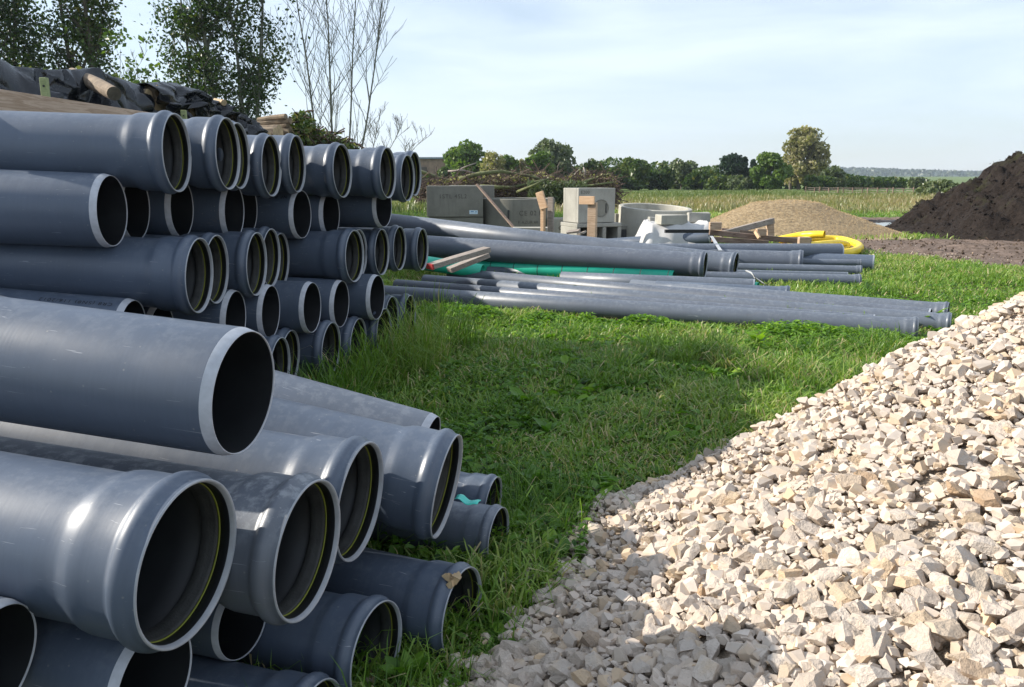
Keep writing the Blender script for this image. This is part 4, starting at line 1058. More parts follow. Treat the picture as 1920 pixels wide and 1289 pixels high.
mb = MB(); tor = [(cos(2 * pi * i / 20) * .09, -R - .003 + (cos(2 * pi * i / 20) * .09) ** 2 / (2 * R), sin(2 * pi * i / 20) * .05) for i in range(21)]; mb.tube(tor, .008, 4, False); link('stamp', mb.mesh('stamp'), M['stencil'], r, loc=(0, 0, h * .6))
r, R, h = ring(1157, 1293, 388, 17.6, 0, 'wide pale concrete ring behind the white sheet and kerb stones', 'concrete_light', .10)
r.rotation_euler = (radians(4), radians(2.6), 0)
# pale block with round opening on an open lower frame
Y = 16.6; a = pt(1059, 418, Y); b2 = pt(1154, 418, Y); zt = pt(1100, 353, Y).z; zb = a.z; w = b2.x - a.x
rz = radians(22)
def corner_block(w, d, h, z0, name, label, loc, rotz, hole=True):
    root = thing(name, loc, label, 'concrete box', rot=(0, 0, rotz)); mb = wallbox(w, d, h, .10)
    link('walls', bevel(mb.mesh('walls'), .014, 2), M['concrete'], root); return root
r = corner_block(.86, .72, zt - zb, 0, 'concrete_block', 'big concrete block with round opening and sunlit left side on the stand', ((a.x + b2.x) / 2, Y + .35, zb), rz)
mb = MB(); seg = 28
tor = [(cos(2 * pi * i / seg) * .17, 0, sin(2 * pi * i / seg) * .17) for i in range(seg + 1)]; mb.tube(tor, .014, 5, False); link('opening_rim', mb.mesh('opening_rim'), M['concrete_dark'], r, loc=(.10, -.364, (zt - zb) * .42))
mb = MB(); mb.tube([(0, -.005, 0), (0, .004, 0)], .15, 28); link('opening', mb.mesh('opening'), M['concrete_dark'], r, loc=(.10, -.362, (zt - zb) * .42))
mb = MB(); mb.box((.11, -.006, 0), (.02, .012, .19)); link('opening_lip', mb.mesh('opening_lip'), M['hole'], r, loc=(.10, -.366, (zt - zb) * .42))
flattext(r, 'E200', (-.38, -.366, (zt - zb) * .84), .09, 'stencil')
r = thing('concrete_stand', ((a.x + b2.x) / 2 + .05, Y + .35, 0), 'lower open-fronted concrete box frame carrying the block with the round opening', 'concrete box', rot=(0, 0, rz))
mb = MB(); mb.box((0, 0, zb - .05), (1.05, .8, .08)); mb.box((0, 0, .04), (1.05, .8, .08))
for x in (-.48, -.16, .12, .48): mb.box((x, 0, zb / 2), (.09, .78, zb - .18))
link('frame', bevel(mb.mesh('frame'), .01, 1), M['concrete'], r)
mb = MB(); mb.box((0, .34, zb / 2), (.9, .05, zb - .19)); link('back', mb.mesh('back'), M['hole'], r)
r = thing('concrete_block', (pt(1172, 430, 16.9).x, 17.1, 0), 'low concrete block with dark slot between the stand and the wide ring', 'concrete box', rot=(0, 0, .2))
mb = MB(); zz = pt(1172, 424, 16.9).z; mb.box((0, .2, zz / 2), (.30, .4, zz)); link('walls', bevel(mb.mesh('walls'), .01, 1), M['concrete_dark'], r)
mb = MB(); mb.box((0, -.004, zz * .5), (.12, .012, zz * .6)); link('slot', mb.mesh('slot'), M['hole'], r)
r = thing('concrete_block', (pt(1163, 420, 17.3).x, 17.5, 0), 'small upright grey block squeezed against the wide concrete ring', 'concrete box')
mb = MB(); zz = pt(1163, 402, 17.3).z; mb.box((0, .1, zz / 2), (.16, .2, zz)); link('walls', bevel(mb.mesh('walls'), .01, 1), M['concrete_dark'], r)
# long kerb stone under the leaning plank
a = pt(962, 432, 15.8); b2 = pt(1030, 432, 15.8); r = thing('kerb_stone', ((a.x + b2.x) / 2, 15.9, 0), 'flat pale kerb stone lying before the ring at the left stake foot', 'kerb stone'); zt = pt(1000, 427, 15.8).z
mb = MB(); mb.box((0, 0, zt - .06), (b2.x - a.x, .3, .12)); mb.box((0, 0, (zt - .12) / 2), (b2.x - a.x - .1, .22, zt - .122)); link('stone', bevel(mb.mesh('stone'), .012, 2), M['concrete_light'], r)
# leaning plank
a = pt(894, 346, 17.9); b2 = pt(964, 428, 16.6); root = thing('plank', b2, 'thin brown plank leaning diagonally against the stencilled chamber', 'plank'); mb = MB(); mb.bar(a - b2, (0, 0, 0), .055, .03); link('board', mb.mesh('board'), M['wood_old'], root)
# T shaped stakes
def stake(label, px, Y, head, post, tilt=0, extra=None):
    x = pt(px, 400, Y).x; root = thing('wooden_stake', (x, Y, 0), label, 'stake', rot=(0, 0, radians(-28))); m = Y / 1480
    hz = pt(px, head[1], Y).z; mb = MB(); mb.box((0, 0, 0), (head[2] * m * 1.15, .05, head[3] * m), Matrix.Rotation(radians(head[4]), 3, 'Y')); 
    link('head_board', bevel(mb.mesh('head_board'), .004, 1), M['wood_new'], root, loc=((head[0] - px) * m, -.06, hz))
    zt = pt(px, post[1], Y).z; mb = MB(); mb.box(((post[0] - px) * m, 0, zt / 2), (post[2] * m * 1.1, .09, zt)); link('post', bevel(mb.mesh('post'), .004, 1), M['wood_new' if post[3] else 'wood'], root)
    if extra:
        zt = pt(px, extra[1], Y).z; mb = MB(); mb.box(((extra[0] - px) * m, .10, zt / 2), (extra[2] * m, .05, zt)); link('back_board', bevel(mb.mesh('back_board'), .004, 1), M['wood_grey'], root)
    return root
stake('right T-shaped stake of fresh timber before the block with the round opening', 1110, 15.2, (1102, 376, 26, 15, 0), (1111, 380, 15, 0))
stake('left stake with its fresh head board knocked askew, before the ring marked CE', 1021, 15.0, (1018, 376, 13, 32, -18), (1018, 390, 6, 1), extra=(1029, 370, 11))
# off-cuts at the feet
for (p0, p1, Y, lb) in (((1064, 436), (1086, 433), 15.2, 'short split board lying at the foot of the pale concrete stand'), ((1086, 439), (1096, 436), 15.1, 'small wood splinter beside the split board')):
    a = pt(*p0, Y); b2 = pt(*p1, Y - .1); o = link('offcut', None, loc=a, label=lb, cat='offcut'); mb = MB(); mb.bar((0, 0, 0), b2 - a, .12, .035, .3); link('board', mb.mesh('board'), M['wood_grey'], o)
    mb = MB(); mb.box(Vector((.05, .05, -a.z / 2 - .03)), (.16, .16, max(.02, a.z - .06))); link('support_block', mb.mesh('support_block'), M['wood_old'], o)
# white sheet with kerb stones
r = thing('plastic_sheet', gp(1265, 447), 'crumpled white plastic sheet under the kerb stones', 'sheet')
Y0 = 15.3; x0, x1 = pt(1198, 430, Y0).x, pt(1345, 430, Y0).x; nx_, ny_ = 70, 34; V = []
for j in range(ny_):
    for i in range(nx_):
        u, v = i / (nx_ - 1), j / (ny_ - 1); x = x0 + (x1 - x0) * u; y = Y0 - .5 + 1.7 * v
        e = min(u, 1 - u) * 7; f = min(v, 1 - v) * 5; z = .56 * min(1, e) ** .6 * min(1, f) ** .6
        z += .05 * float(1 - abs(vnoise(x * 3 + y, y * 3 - x, 4)) * 2) * min(1, e, f) + .025 * float(vnoise(x * 9, y * 7, 6)); V.append((x - r.location.x, y - r.location.y + .06 * float(vnoise(x * 4, y, 3)), max(.02, z)))
i_ = (np.arange(ny_ - 1)[:, None] * nx_ + np.arange(nx_ - 1)[None, :]).ravel(); link('sheet', npmesh('sheet', V, quads=np.stack([i_, i_ + 1, i_ + nx_ + 1, i_ + nx_], 1), smooth=True), M['white_sheet'], r)
def kerb(px0, px1, row0, row1, Y, rz, label, mat='concrete_light', d=.26):
    a = pt(px0, row1, Y); b2 = pt(px1, row1, Y); zt = pt(px0, row0, Y).z; root = thing('kerb_stone', ((a.x + b2.x) / 2, Y + .1, a.z), label, 'kerb stone', rot=(0, 0, rz)); mb = MB(); mb.box((0, 0, (zt - a.z) / 2), ((b2.x - a.x) * .93, d, zt - a.z), None, 0, .012)
    link('stone', bevel(mb.mesh('stone'), .015, 2), M[mat], root)
kerb(1230, 1290, 403, 421, 15.1, .32, 'pale kerb stone on the left of the white sheet')
kerb(1290, 1334, 399, 418, 15.6, -.10, 'hollow grey kerb stone on the right of the white sheet', 'concrete')
kerb(1217, 1232, 408, 420, 15.7, .1, 'small dark-faced kerb piece behind the pale kerb stone', 'concrete', .2)
mb = MB(); a = pt(1247, 434, 14.6); b2 = pt(1336, 434, 14.7); mb.bar(a, b2, .08, .06); o = link('plastic_strip', mb.mesh('plastic_strip'), M['ink'], label='black strip lying along the front of the white sheet', cat='strip')
# broken timber frame
fr = thing('broken_pallet', gp(1420, 470), 'broken timber pallet frame left of the yellow hose', 'timber frame')
def beam(p0, Ya, p1, Yb, w, h, m='wood_old', nm='beam'):
    a = pt(*p0, Ya) - fr.location; b2 = pt(*p1, Yb) - fr.location; mb = MB(); mb.bar(a, b2, w, h); link(nm, bevel(mb.mesh(nm), .005, 1), M[m], fr)
beam((1350, 440), 13.9, (1450, 414), 14.2, .09, .10, 'wood_grey')
beam((1444, 412), 14.2, (1444, 446), 14.2, .10, .12, 'wood', 'post')
beam((1330, 436), 13.7, (1520, 455), 13.6, .08, .09, 'wood_old')
beam((1352, 433), 14.0, (1425, 441), 14.0, .08, .10, 'wood_old')
beam((1335, 449), 13.5, (1440, 456), 13.5, .09, .09, 'wood_old')
beam((1420, 445), 13.8, (1520, 449), 14.4, .06, .05, 'wood_grey')
beam((1330, 424), 13.6, (1352, 424), 13.6, .10, .13, 'wood', 'block')
beam((1418, 436), 13.5, (1436, 436), 13.5, .10, .12, 'wood', 'block')
beam((1497, 452), 13.4, (1518, 452), 13.4, .10, .13, 'wood', 'block')
beam((1416, 434), 13.5, (1424, 447), 13.4, .04, .06, 'wood_new', 'batten')
mb = MB(); mb.bar(pt(1334, 443, 13.2), pt(1351, 470, 11.9), .05, .006); link('steel_strap', mb.mesh('steel_strap'), M['metal'], label='thin pale strap hanging over the pipe from the timber frame', cat='strap')
mb = MB(); q = [gp(1399, 508, .22), gp(1409, 512, .22), gp(1416, 522, .2), gp(1434, 534, .05), gp(1452, 540, .03)]; mb.tube(q, .012, 6); link('steel_strap', mb.mesh('steel_strap', True), M['metal'], label='curved grey strap over the small pipe in the right bundle', cat='strap')
# yellow hose
def hose(pts_, R, parent):
    # smooth path through the points, ribbed like drain hose
    P = [Vector(p) for p in pts_]; out = []
    for i in range(len(P) - 1):
        p0, p1, p2, p3 = P[max(0, i - 1)], P[i], P[i + 1], P[min(len(P) - 1, i + 2)]
        for k in range(40):
            t = k / 40; out.append(0.5 * ((2 * p1) + (p2 - p0) * t + (2 * p0 - 5 * p1 + 4 * p2 - p3) * t * t + (3 * p1 - 3 * p2 + p3 - p0) * t ** 3))
    out.append(P[-1]); mb = MB(); mb.tube(out, [R * (1 + .05 * (i % 2)) for i in range(len(out))], 12, cap=False)
    link('hose_loop', mb.mesh('hose_loop', True), M['yellow'], parent)
    V = []; 
yh = thing('drain_hose', gp(1560, 470), 'loose coil of yellow ribbed drain hose beside the timber frame', 'hose')
def yp(px, py, z): return gp(px, py, z) - yh.location
hose([yp(1460, 450, .10), yp(1500, 442, .20), yp(1525, 440, .24), yp(1546, 440, .25)], .075, yh)
hose([yp(1470, 458, .09), yp(1520, 449, .13), yp(1570, 449, .12), yp(1600, 456, .1), yp(1612, 464, .08), yp(1600, 472, .08), yp(1572, 475, .08), yp(1540, 474, .08)], .075, yh)
hose([yp(1495, 464, .20), yp(1540, 459, .22), yp(1572, 457, .20), yp(1588, 461, .12), yp(1580, 467, .08), yp(1560, 469, .08)], .07, yh)

# ------------------------------------------------------------------ brush heap of torn trees (middle distance)
bh = thing('brush_heap', (1.2, 42, 0), 'long heap of torn branches and trunks across the meadow before the trees', 'brush heap')
rr = random.Random(12)
def limb(pts_, Y, r, m='moss_bark', nm='branch'):
    r *= .5; P = [pt(a, b_, Y + rr.uniform(-.5, .5)) - bh.location for a, b_ in pts_]; mb = MB(); mb.tube(P, [r * (1 - .6 * i / (len(P) - 1)) for i in range(len(P))], 7); link(nm, mb.mesh(nm, True), M[m], bh)
limb([(770, 316), (800, 326), (835, 338), (870, 345), (900, 342)], 42, .22)
limb([(840, 322), (868, 320), (890, 325), (905, 326)], 42, .13, 'wood_grey')
limb([(858, 320), (878, 311), (893, 306)], 42, .09, 'wood_grey')
limb([(862, 336), (900, 326), (940, 322), (970, 327), (1000, 332), (1040, 345)], 41, .24)
limb([(900, 350), (960, 352), (1010, 340), (1030, 336)], 40.5, .20)
limb([(970, 360), (1000, 348), (1020, 338)], 40, .16)
limb([(1045, 330), (1046, 312), (1050, 304)], 42, .07, 'wood_grey')
limb([(1068, 342), (1080, 325), (1086, 318)], 41.5, .12, 'wood_grey')
limb([(1098, 338), (1097, 322), (1094, 314)], 41.5, .16, 'wood_grey')
limb([(1075, 346), (1100, 340), (1130, 330), (1145, 327)], 41, .20)
limb([(1020, 350), (1060, 352), (1110, 348), (1150, 342)], 40.5, .2)
rg = np.random.default_rng(5); prof = ([785, 830, 870, 900, 940, 980, 1010, 1050, 1090, 1140, 1160], [336, 338, 330, 334, 327, 331, 322, 334, 328, 325, 338])
mb = MB()
for i in range(2600):
    px = rr.uniform(785, 1158); t = rr.random() ** .8; top = np.interp(px, *prof); Y = 42 + rr.uniform(-1.5, 1.5); c = pt(px, top, Y); c.z *= t * rr.uniform(.75, 1.12); c.z = max(.05, c.z)
    d = Vector((rr.uniform(-1, 1), rr.uniform(-.5, .5), rr.uniform(-.5, .9))) * rr.uniform(.25, .9); c -= bh.location
    mb.tube([c - d, c + Vector((rr.uniform(-.06, .06), 0, rr.uniform(-.05, .08))), c + d], [rr.uniform(.012, .03)] * 3, 3, False)
link('twigs', mb.mesh('twigs'), M['twig'], bh, kind='stuff')
n = 5200; px = rg.uniform(800, 1155, n); top = np.interp(px, *prof); Y = 42 + rg.uniform(-1.2, 1.2, n); P = np.array([tuple(pt(a, b_, c)) for a, b_, c in zip(px, top, Y)]); P[:, 2] *= rg.uniform(0, 1, n) ** 1.3
P -= np.array(bh.location); V, Q, tn = leafcards(P, rg.uniform(.05, .14, n), rg.uniform(0, .9, n), .6, rg); link('dead_leaves', npmesh('dead_leaves', V, quads=Q, attrs=dict(tone=tn)), M['leaf_tan'], bh, kind='stuff')
n = 2600; px = rg.uniform(990, 1100, n); Y = 40.6 + rg.uniform(-1, 1, n); P = np.array([tuple(pt(a, 340, c)) for a, c in zip(px, Y)]); P[:, 2] *= rg.uniform(0, 1, n)
P -= np.array(bh.location); V, Q, tn = leafcards(P, rg.uniform(.08, .2, n), rg.uniform(0, .6, n), .25, rg); link('needle_sprays', npmesh('needle_sprays', V, quads=Q, attrs=dict(tone=tn)), M['leaf_grey'], bh, kind='stuff')

# ------------------------------------------------------------------ dirt mound
def mound(x, y):
    d = np.hypot((x - 17.0) * .93, (y - 21.0) * 1.2); h = 3.9 * (1 - d / 6.3)
    h = np.where(h > 2.3, 2.3 + (h - 2.3) * .2, h)
    w = sstep(h, -.1, .5)
    return h + w * (.26 * fbm(x * 1.1, y * 1.1, 4, 21) + .24 * fbm(x * 3.5, y * 3.5, 4, 25) + .07 * (1 - 2 * np.abs(vnoise(x * 7, y * 7, 29))) + .10 * (1 - 2 * np.abs(vnoise(x * 2.3, y * 2.3, 28))))
mx, my = np.meshgrid(np.arange(9.4, 24, .085), np.arange(15.6, 27, .085)); mz = mound(mx, my); V = np.stack([mx.ravel(), my.ravel(), np.maximum(mz.ravel(), -.15)], 1); n1 = mx.shape[1]
ii = (np.arange(mx.shape[0] - 1)[:, None] * n1 + np.arange(n1 - 1)[None, :]).ravel(); Q = np.stack([ii, ii + 1, ii + n1 + 1, ii + n1], 1); Q = Q[V[Q][:, :, 2].max(1) > -.1]
dm = thing('dirt_mound', (16.6, 21.3, 0), 'tall heap of dark dug soil at the right edge', 'dirt mound'); V[:, :2] -= (16.6, 21.3); link('soil', npmesh('soil', V, quads=Q, smooth=True), M['soil'], dm)
def hullstone(rs_, n=10, flat=.68):
    bm = bmesh.new(); ax = (1, rs_.uniform(.6, .95), rs_.uniform(flat - .28, flat + .12))
    while True:                          # broken rock: the solid left between n random fracture planes
        pl = [Vector((rs_.gauss(0, 1), rs_.gauss(0, 1), rs_.gauss(0, 1))).normalized() for i in range(n)]; pl = [(v, rs_.uniform(.68, 1.0)) for v in pl]
        b1 = bmesh.new(); [b1.verts.new(v / d) for v, d in pl]; bmesh.ops.convex_hull(b1, input=b1.verts)
        pts = []
        for f in b1.faces:
            f.normal_update(); h = f.normal.dot(f.verts[0].co)
            if abs(h) > 1e-4: pts.append(f.normal / h)
        b1.free()
        if len(pts) > 5 and max(p.length for p in pts) < 1.5: break
    k_ = 1.12 / max(p.length for p in pts)
    for v in pts: bm.verts.new((v.x * ax[0] * k_, v.y * ax[1] * k_, v.z * ax[2] * k_))
    r_ = bmesh.ops.convex_hull(bm, input=bm.verts); bmesh.ops.delete(bm, geom=[v for v in bm.verts if not v.link_faces], context='VERTS'); bmesh.ops.triangulate(bm, faces=bm.faces)
    bm.verts.index_update(); V = np.array([tuple(v.co) for v in bm.verts]); F = np.array([[v.index for v in f.verts] for f in bm.faces]); bm.free(); return V, F
_rs = random.Random(77); HULLS = [hullstone(_rs, _rs.choice((10, 11, 12, 14))) for _ in range(36)]; PEB = [hullstone(_rs, 6, .8) for _ in range(10)]
def scatter_mesh(name, P, size, tone, lib, rg, lie=False):
    V_, F_, T_ = [], [], []; base = 0; k = rg.integers(0, len(lib), len(P)); size = np.asarray(size) * np.ones(len(P))
    for li in range(len(lib)):
        idx = np.where(k == li)[0]; 
        if len(idx) == 0: continue
        v, f = lib[li]; m = len(idx); q = rg.normal(size=(m, 4)); q /= np.linalg.norm(q, axis=1)[:, None]
        if lie:                                          # flat stones come to rest mostly on their broad side
            yw = rg.uniform(0, 2 * pi, m) / 2; tl = np.clip(rg.normal(0, .55, m), -1.5, 1.5) / 2; ta = rg.uniform(0, 2 * pi, m)
            q = np.stack([np.cos(tl) * np.cos(yw), np.sin(tl) * np.cos(ta), np.sin(tl) * np.sin(ta), np.cos(tl) * np.sin(yw)], 1); q /= np.linalg.norm(q, axis=1)[:, None]
        w, x, y, z = q.T
        R = np.stack([1 - 2 * (y * y + z * z), 2 * (x * y - z * w), 2 * (x * z + y * w), 2 * (x * y + z * w), 1 - 2 * (x * x + z * z), 2 * (y * z - x * w), 2 * (x * z - y * w), 2 * (y * z + x * w), 1 - 2 * (x * x + y * y)], 1).reshape(m, 3, 3)
        vv = np.einsum('mij,nj->mni', R, v) * size[idx][:, None, None] + P[idx][:, None, :]
        V_.append(vv.reshape(-1, 3)); F_.append((f[None] + (base + np.arange(m) * len(v))[:, None, None]).reshape(-1, 3)); T_.append(np.repeat(tone[idx], len(v))); base += m * len(v)
    return npmesh(name, np.concatenate(V_), tris=np.concatenate(F_), attrs=dict(tone=np.concatenate(T_)))
rg = np.random.default_rng(9); n = 15000; x = rg.uniform(9.5, 23, n); y = rg.uniform(16, 25, n); z = mound(x, y); k = z > .05; x, y, z = x[k], y[k], z[k]
link('clods', scatter_mesh('clods', np.stack([x - 16.6, y - 21.3, z + .01], 1), rg.uniform(.015, .06, len(x)) * rg.choice([1, 1, 1, 1, 2.2], len(x)), rg.uniform(0, 1, len(x)), PEB, rg), M['soil'], dm, kind='stuff')
n = 9000; x = rg.uniform(5.0, 16, n); y = rg.uniform(8.5, 24, n); k = (mudmask(x, y) > .5) & (mound(x, y) < .05) & (~inpoly(x, y, [(11.85 + (a - 11.85) * 1.2, 25.8 + (b - 25.8) * 1.3) for a, b in PUD])); x, y = x[k], y[k]
me = scatter_mesh('mud_clods', np.stack([x, y, rough_gh(x, y) + .005], 1), rg.uniform(.015, .05, len(x)) * rg.choice([1, 1, 1, 1, 2.0], len(x)), rg.uniform(0, 1, len(x)), PEB, rg)
link('mud_clods', me, M['clod'], kind='stuff', label='churned clods of mud along the wheel track', cat='mud')
n = 700; x = rg.normal(6.9, .9, n); y = rg.normal(14.6, .8, n); me = scatter_mesh('pebbles', np.stack([x, y, rough_gh(x, y) + .01], 1), rg.uniform(.015, .04, n), rg.uniform(0, 1, n), PEB, rg); link('pebbles', me, M['stone'], kind='stuff', label='pale pebbles strewn on the mud beside the yellow hose', cat='pebbles')

# ------------------------------------------------------------------ tan gravel pile beyond the timber
PX0, PY0 = 7.1, 21.0
def pea(x, y):
    u = (x - PX0); d = np.hypot(u / np.where(u < 0, 2.7, 3.1), (y - PY0) / 2.1); h = 1.12 * np.clip(1 - d, -1, 1) ; h = np.where(h > .76, .76 + (h - .70) * .3, h)
    return np.where(h > 0, h + .05 * fbm(x * 1.3, y * 1.3, 3, 6), h)
mx, my = np.meshgrid(np.arange(3.8, 11, .1), np.arange(18.2, 24, .1)); mz = pea(mx, my); V = np.stack([mx.ravel() - PX0, my.ravel() - PY0, np.maximum(mz.ravel(), -.1)], 1); n1 = mx.shape[1]
ii = (np.arange(mx.shape[0] - 1)[:, None] * n1 + np.arange(n1 - 1)[None, :]).ravel(); Q = np.stack([ii, ii + 1, ii + n1 + 1, ii + n1], 1); Q = Q[V[Q][:, :, 2].max(1) > -.03]
pp = thing('gravel_pile', (PX0, PY0, 0), 'low pile of tan gravel behind the timber frame and yellow hose', 'gravel pile'); link('bed', npmesh('bed', V, quads=Q, smooth=True), M['peabed'], pp)
n = 42000; x = rg.uniform(4, 10.8, n); y = rg.uniform(18.4, 22.6, n); z = pea(x, y); k = z > -.02; x, y, z = x[k], y[k], z[k]
link('pebbles', scatter_mesh('pebbles', np.stack([x - PX0, y - PY0, np.maximum(z, 0) + .008], 1), rg.uniform(.014, .034, len(x)), rg.uniform(0, 1, len(x)), PEB[:6], rg), M['pea'], pp, kind='stuff')
# ------------------------------------------------------------------ big heap of crushed limestone (right foreground)
hx, hy = np.meshgrid(np.arange(-.6, 6.2, .035), np.arange(.9, 6.2, .035)); hz = heap(hx, hy); V = np.stack([hx.ravel() - 3, hy.ravel() - 3, hz.ravel() - .012], 1); V[:, 2] = np.maximum(V[:, 2], -.12); n1 = hx.shape[1]
ii = (np.arange(hx.shape[0] - 1)[:, None] * n1 + np.arange(n1 - 1)[None, :]).ravel(); Q = np.stack([ii, ii + 1, ii + n1 + 1, ii + n1], 1); Q = Q[V[Q][:, :, 2].max(1) > -.05]
hp = thing('stone_heap', (3, 3, 0), 'big heap of pale crushed limestone filling the right foreground', 'stone heap'); link('stone_dust', npmesh('stone_dust', V, quads=Q, smooth=True), M['stonebed'], hp)
rg = np.random.default_rng(31)
def hstones(n, x0, x1, y0, y1, s0, s1, lift):
    x = rg.uniform(x0, x1, n); y = rg.uniform(y0, y1, n); r = heap(x, y); sp = rg.uniform(0, 1, n)
    k = (r > 0.0) | ((r > -.10) & (sp < .30 * np.exp(r * 30))); x, y, r = x[k], y[k], r[k]
    s = s0 + (s1 - s0) * rg.beta(1.3, 3.2, len(x)); s = s * np.interp(y, [1.2, 2.2, 3.0], [1.3, 1.2, 1.0]); return np.stack([x, y, np.maximum(r, 0) + s * lift + rg.uniform(-.006, .012, len(x))], 1), s
A1_, a1 = hstones(42000, -.5, 3.8, 1.0, 5.2, .007, .030, .35)
A2_, a2 = hstones(14500, -.5, 4.4, 1.0, 5.6, .016, .050, .40)
A3_, a3 = hstones(420, -.2, 4.2, 1.7, 4.8, .038, .062, .2)
A4_, a4 = hstones(9000, 3.4, 6.0, 1.0, 6.0, .02, .05, .4)
Pst = np.concatenate([A1_, A2_, A3_, A4_]); sst = np.concatenate([a1, a2, a3, a4])
# the 300 that show largest stand alone
f = Pst[:, 1] * CP - (Pst[:, 2] - CAM_H) * SP; u = Pst[:, 1] * SP + (Pst[:, 2] - CAM_H) * CP; pxs = 960 + 1480 * Pst[:, 0] / f; pys = 644.5 - 1480 * u / f
sc = sst / f * ((pxs > 0) & (pxs < 1920) & (pys < 1289) & (f > .4)); top = np.argsort(-sc)[:300]; rest = np.ones(len(Pst), bool); rest[top] = False
far_ok = rest & (f > .3)
tone = rg.uniform(0, .95, len(Pst)); me = scatter_mesh('stones', Pst[far_ok] - 3 * np.array([1, 1, 0]), sst[far_ok], tone[far_ok], HULLS, rg, True); link('stones', me, M['stone'], hp, kind='stuff')
SM = []
for v, f_ in HULLS[:16]: SM.append(npmesh('stone', v, tris=f_))
for i, k in enumerate(top):
    o = link('stone', SM[i % 16], M['stone1'], hp); o.location = Vector(Pst[k]) - Vector((3, 3, 0)); s = float(sst[k]); o.scale = (s, s, s); o.rotation_euler = (rg.normal(0, .4), rg.normal(0, .4), rg.uniform(0, 6.28))
# ------------------------------------------------------------------ grass
rg = np.random.default_rng(55)
def blades(P, h, w, lean, tone, rg):
    n = len(P); a = rg.uniform(0, 2 * pi, n); d = np.stack([np.cos(a), np.sin(a), np.zeros(n)], 1); s = np.stack([-np.sin(a), np.cos(a), np.zeros(n)], 1)
    tw = rg.uniform(-.9, .9, n); sd = s * np.cos(tw)[:, None] + d * np.sin(tw)[:, None]
    L_ = (lean * h)[:, None]; hz = np.zeros((n, 3)); hz[:, 2] = 1; W = w[:, None] / 2; hh = h[:, None]
    p0 = P; p1 = P + d * L_ * .22 + hz * hh * .45; p2 = P + d * L_ * .62 + hz * hh * .82; p3 = P + d * L_ * 1.15 + hz * hh * np.clip(1.02 - .35 * lean[:, None] ** 2, .45, 1.02)
    V = np.stack([p0 - sd * W * .8, p0 + sd * W * .8, p1 - sd * W, p1 + sd * W, p2 - sd * W * .7, p2 + sd * W * .7, p3], 1).reshape(-1, 3); k = np.arange(n) * 7
    Q = np.concatenate([np.stack([k, k + 1, k + 3, k + 2], 1), np.stack([k + 2, k + 3, k + 5, k + 4], 1)]); T = np.stack([k + 4, k + 5, k + 6], 1)
    return V, Q, T, np.repeat(tone, 7)
def inview(x, y, m=.12): return np.abs(x) < (.66 + m) * (y + .3)
def ok(x, y):
    k = inview(x, y) & (heap(x, y) < .012) & (mudmask(x, y) < .5) & (mound(x, y) < 0) & (pea(x, y) < .02)
    k &= ~inpoly(x, y, [(11.85 + (a - 11.85) * 1.3, 25.8 + (b - 25.8) * 1.4) for a, b in PUD]); return k
def field(name, n, x0, x1, y0, y1, h0, h1, w0, w1, lean, tmu, seed, mat='grass', extra=None, label=None, cat=None, big=1.0, tonef=None):
    x = rg.uniform(x0, x1, n); y = rg.uniform(y0, y1, n); k = ok(x, y)
    if extra is not None: k &= extra(x, y)
    k &= fbm(x * 2.4, y * 2.4, 3, seed + 40) + rg.uniform(-.5, .5, n) > -.45
    x, y = x[k], y[k]; n = len(x)
    cl = fbm(x * 1.3 * big, y * 1.3 * big, 3, seed); hh = (h0 + (h1 - h0) * rg.beta(1.6, 2.4, n)) * np.clip(1 + 1.1 * cl, .35, 1.65)
    tone = np.clip(tmu + .34 * fbm(x * .9 * big, y * .9 * big, 3, seed + 7) + rg.normal(0, .13, n), 0, .84); dead = rg.uniform(0, 1, n) < (.05 + .12 * (vnoise(x * 1.1, y * 1.1, seed + 3) > .3)); tone = np.where(dead, 1.0, tone)
    if tonef is not None: tone = tonef(x, y, tone)
    V, Q, T, tn = blades(np.stack([x, y, rough_gh(x, y) - .004], 1), hh, rg.uniform(w0, w1, n), rg.uniform(.1, lean, n), tone, rg)
    return link(name, npmesh(name, V, quads=Q, tris=T, attrs=dict(tone=tn)), M[mat], kind='stuff', label=label, cat=cat)
field('short_grass', 52000, -1.2, 2.6, 1.45, 4.6, .035, .13, .005, .011, 1.5, .42, 1, label='short green grass between the front pipes and the stone heap', cat='grass')
field('tall_grass', 26000, -1.7, 1.0, 2.9, 6.4, .17, .46, .004, .009, 1.1, .42, 2, extra=lambda x, y: (x > -1.30 + (y - 4.41) * .33) & (x < -.80 + (y - 4.41) * .30 + .22 * vnoise(y * 2, y * 0, 3)) & (fbm(x * 2, y * 2, 2, 88) > -.15), label='tall tufts of grass along the foot of the stacked pipes', cat='grass')
field('tall_grass', 3000, -.9, .35, 1.5, 3.4, .09, .26, .0025, .005, 1.3, .4, 12, extra=lambda x, y: x > -.75 + (y - 1.5) * .2, label='long grass blades between and before the front pipes', cat='grass')
field('grass', 66000, -1.3, 5.4, 4.5, 8.2, .035, .13, .007, .014, 1.5, .52, 3, label='sunlit short grass before the laid out pipes', cat='grass')
field('grass', 80000, -2, 10.5, 8.0, 15.5, .04, .12, .009, .017, 1.4, .55, 4, label='grass around and behind the laid out pipes', cat='grass')
field('grass', 60000, -8, 20, 15.2, 36, .05, .13, .014, .03, 1.3, .55, 5, label='green grass strip around the concrete parts and gravel', cat='grass', big=.4)
field('dry_meadow', 110000, -22, 60, 33, 84, .16, .42, .02, .05, .7, .55, 6, mat='meadow', label='tall dry straw-coloured meadow grass before the tree line', cat='meadow', big=.15,
      tonef=lambda x, y, t: np.clip(.62 + .5 * fbm(x * .12, y * .25, 3, 8) - .55 * sstep(y, 52, 66) - .5 * sstep(-x, -4, 6) + rg.normal(0, .14, len(x)), 0, 1))
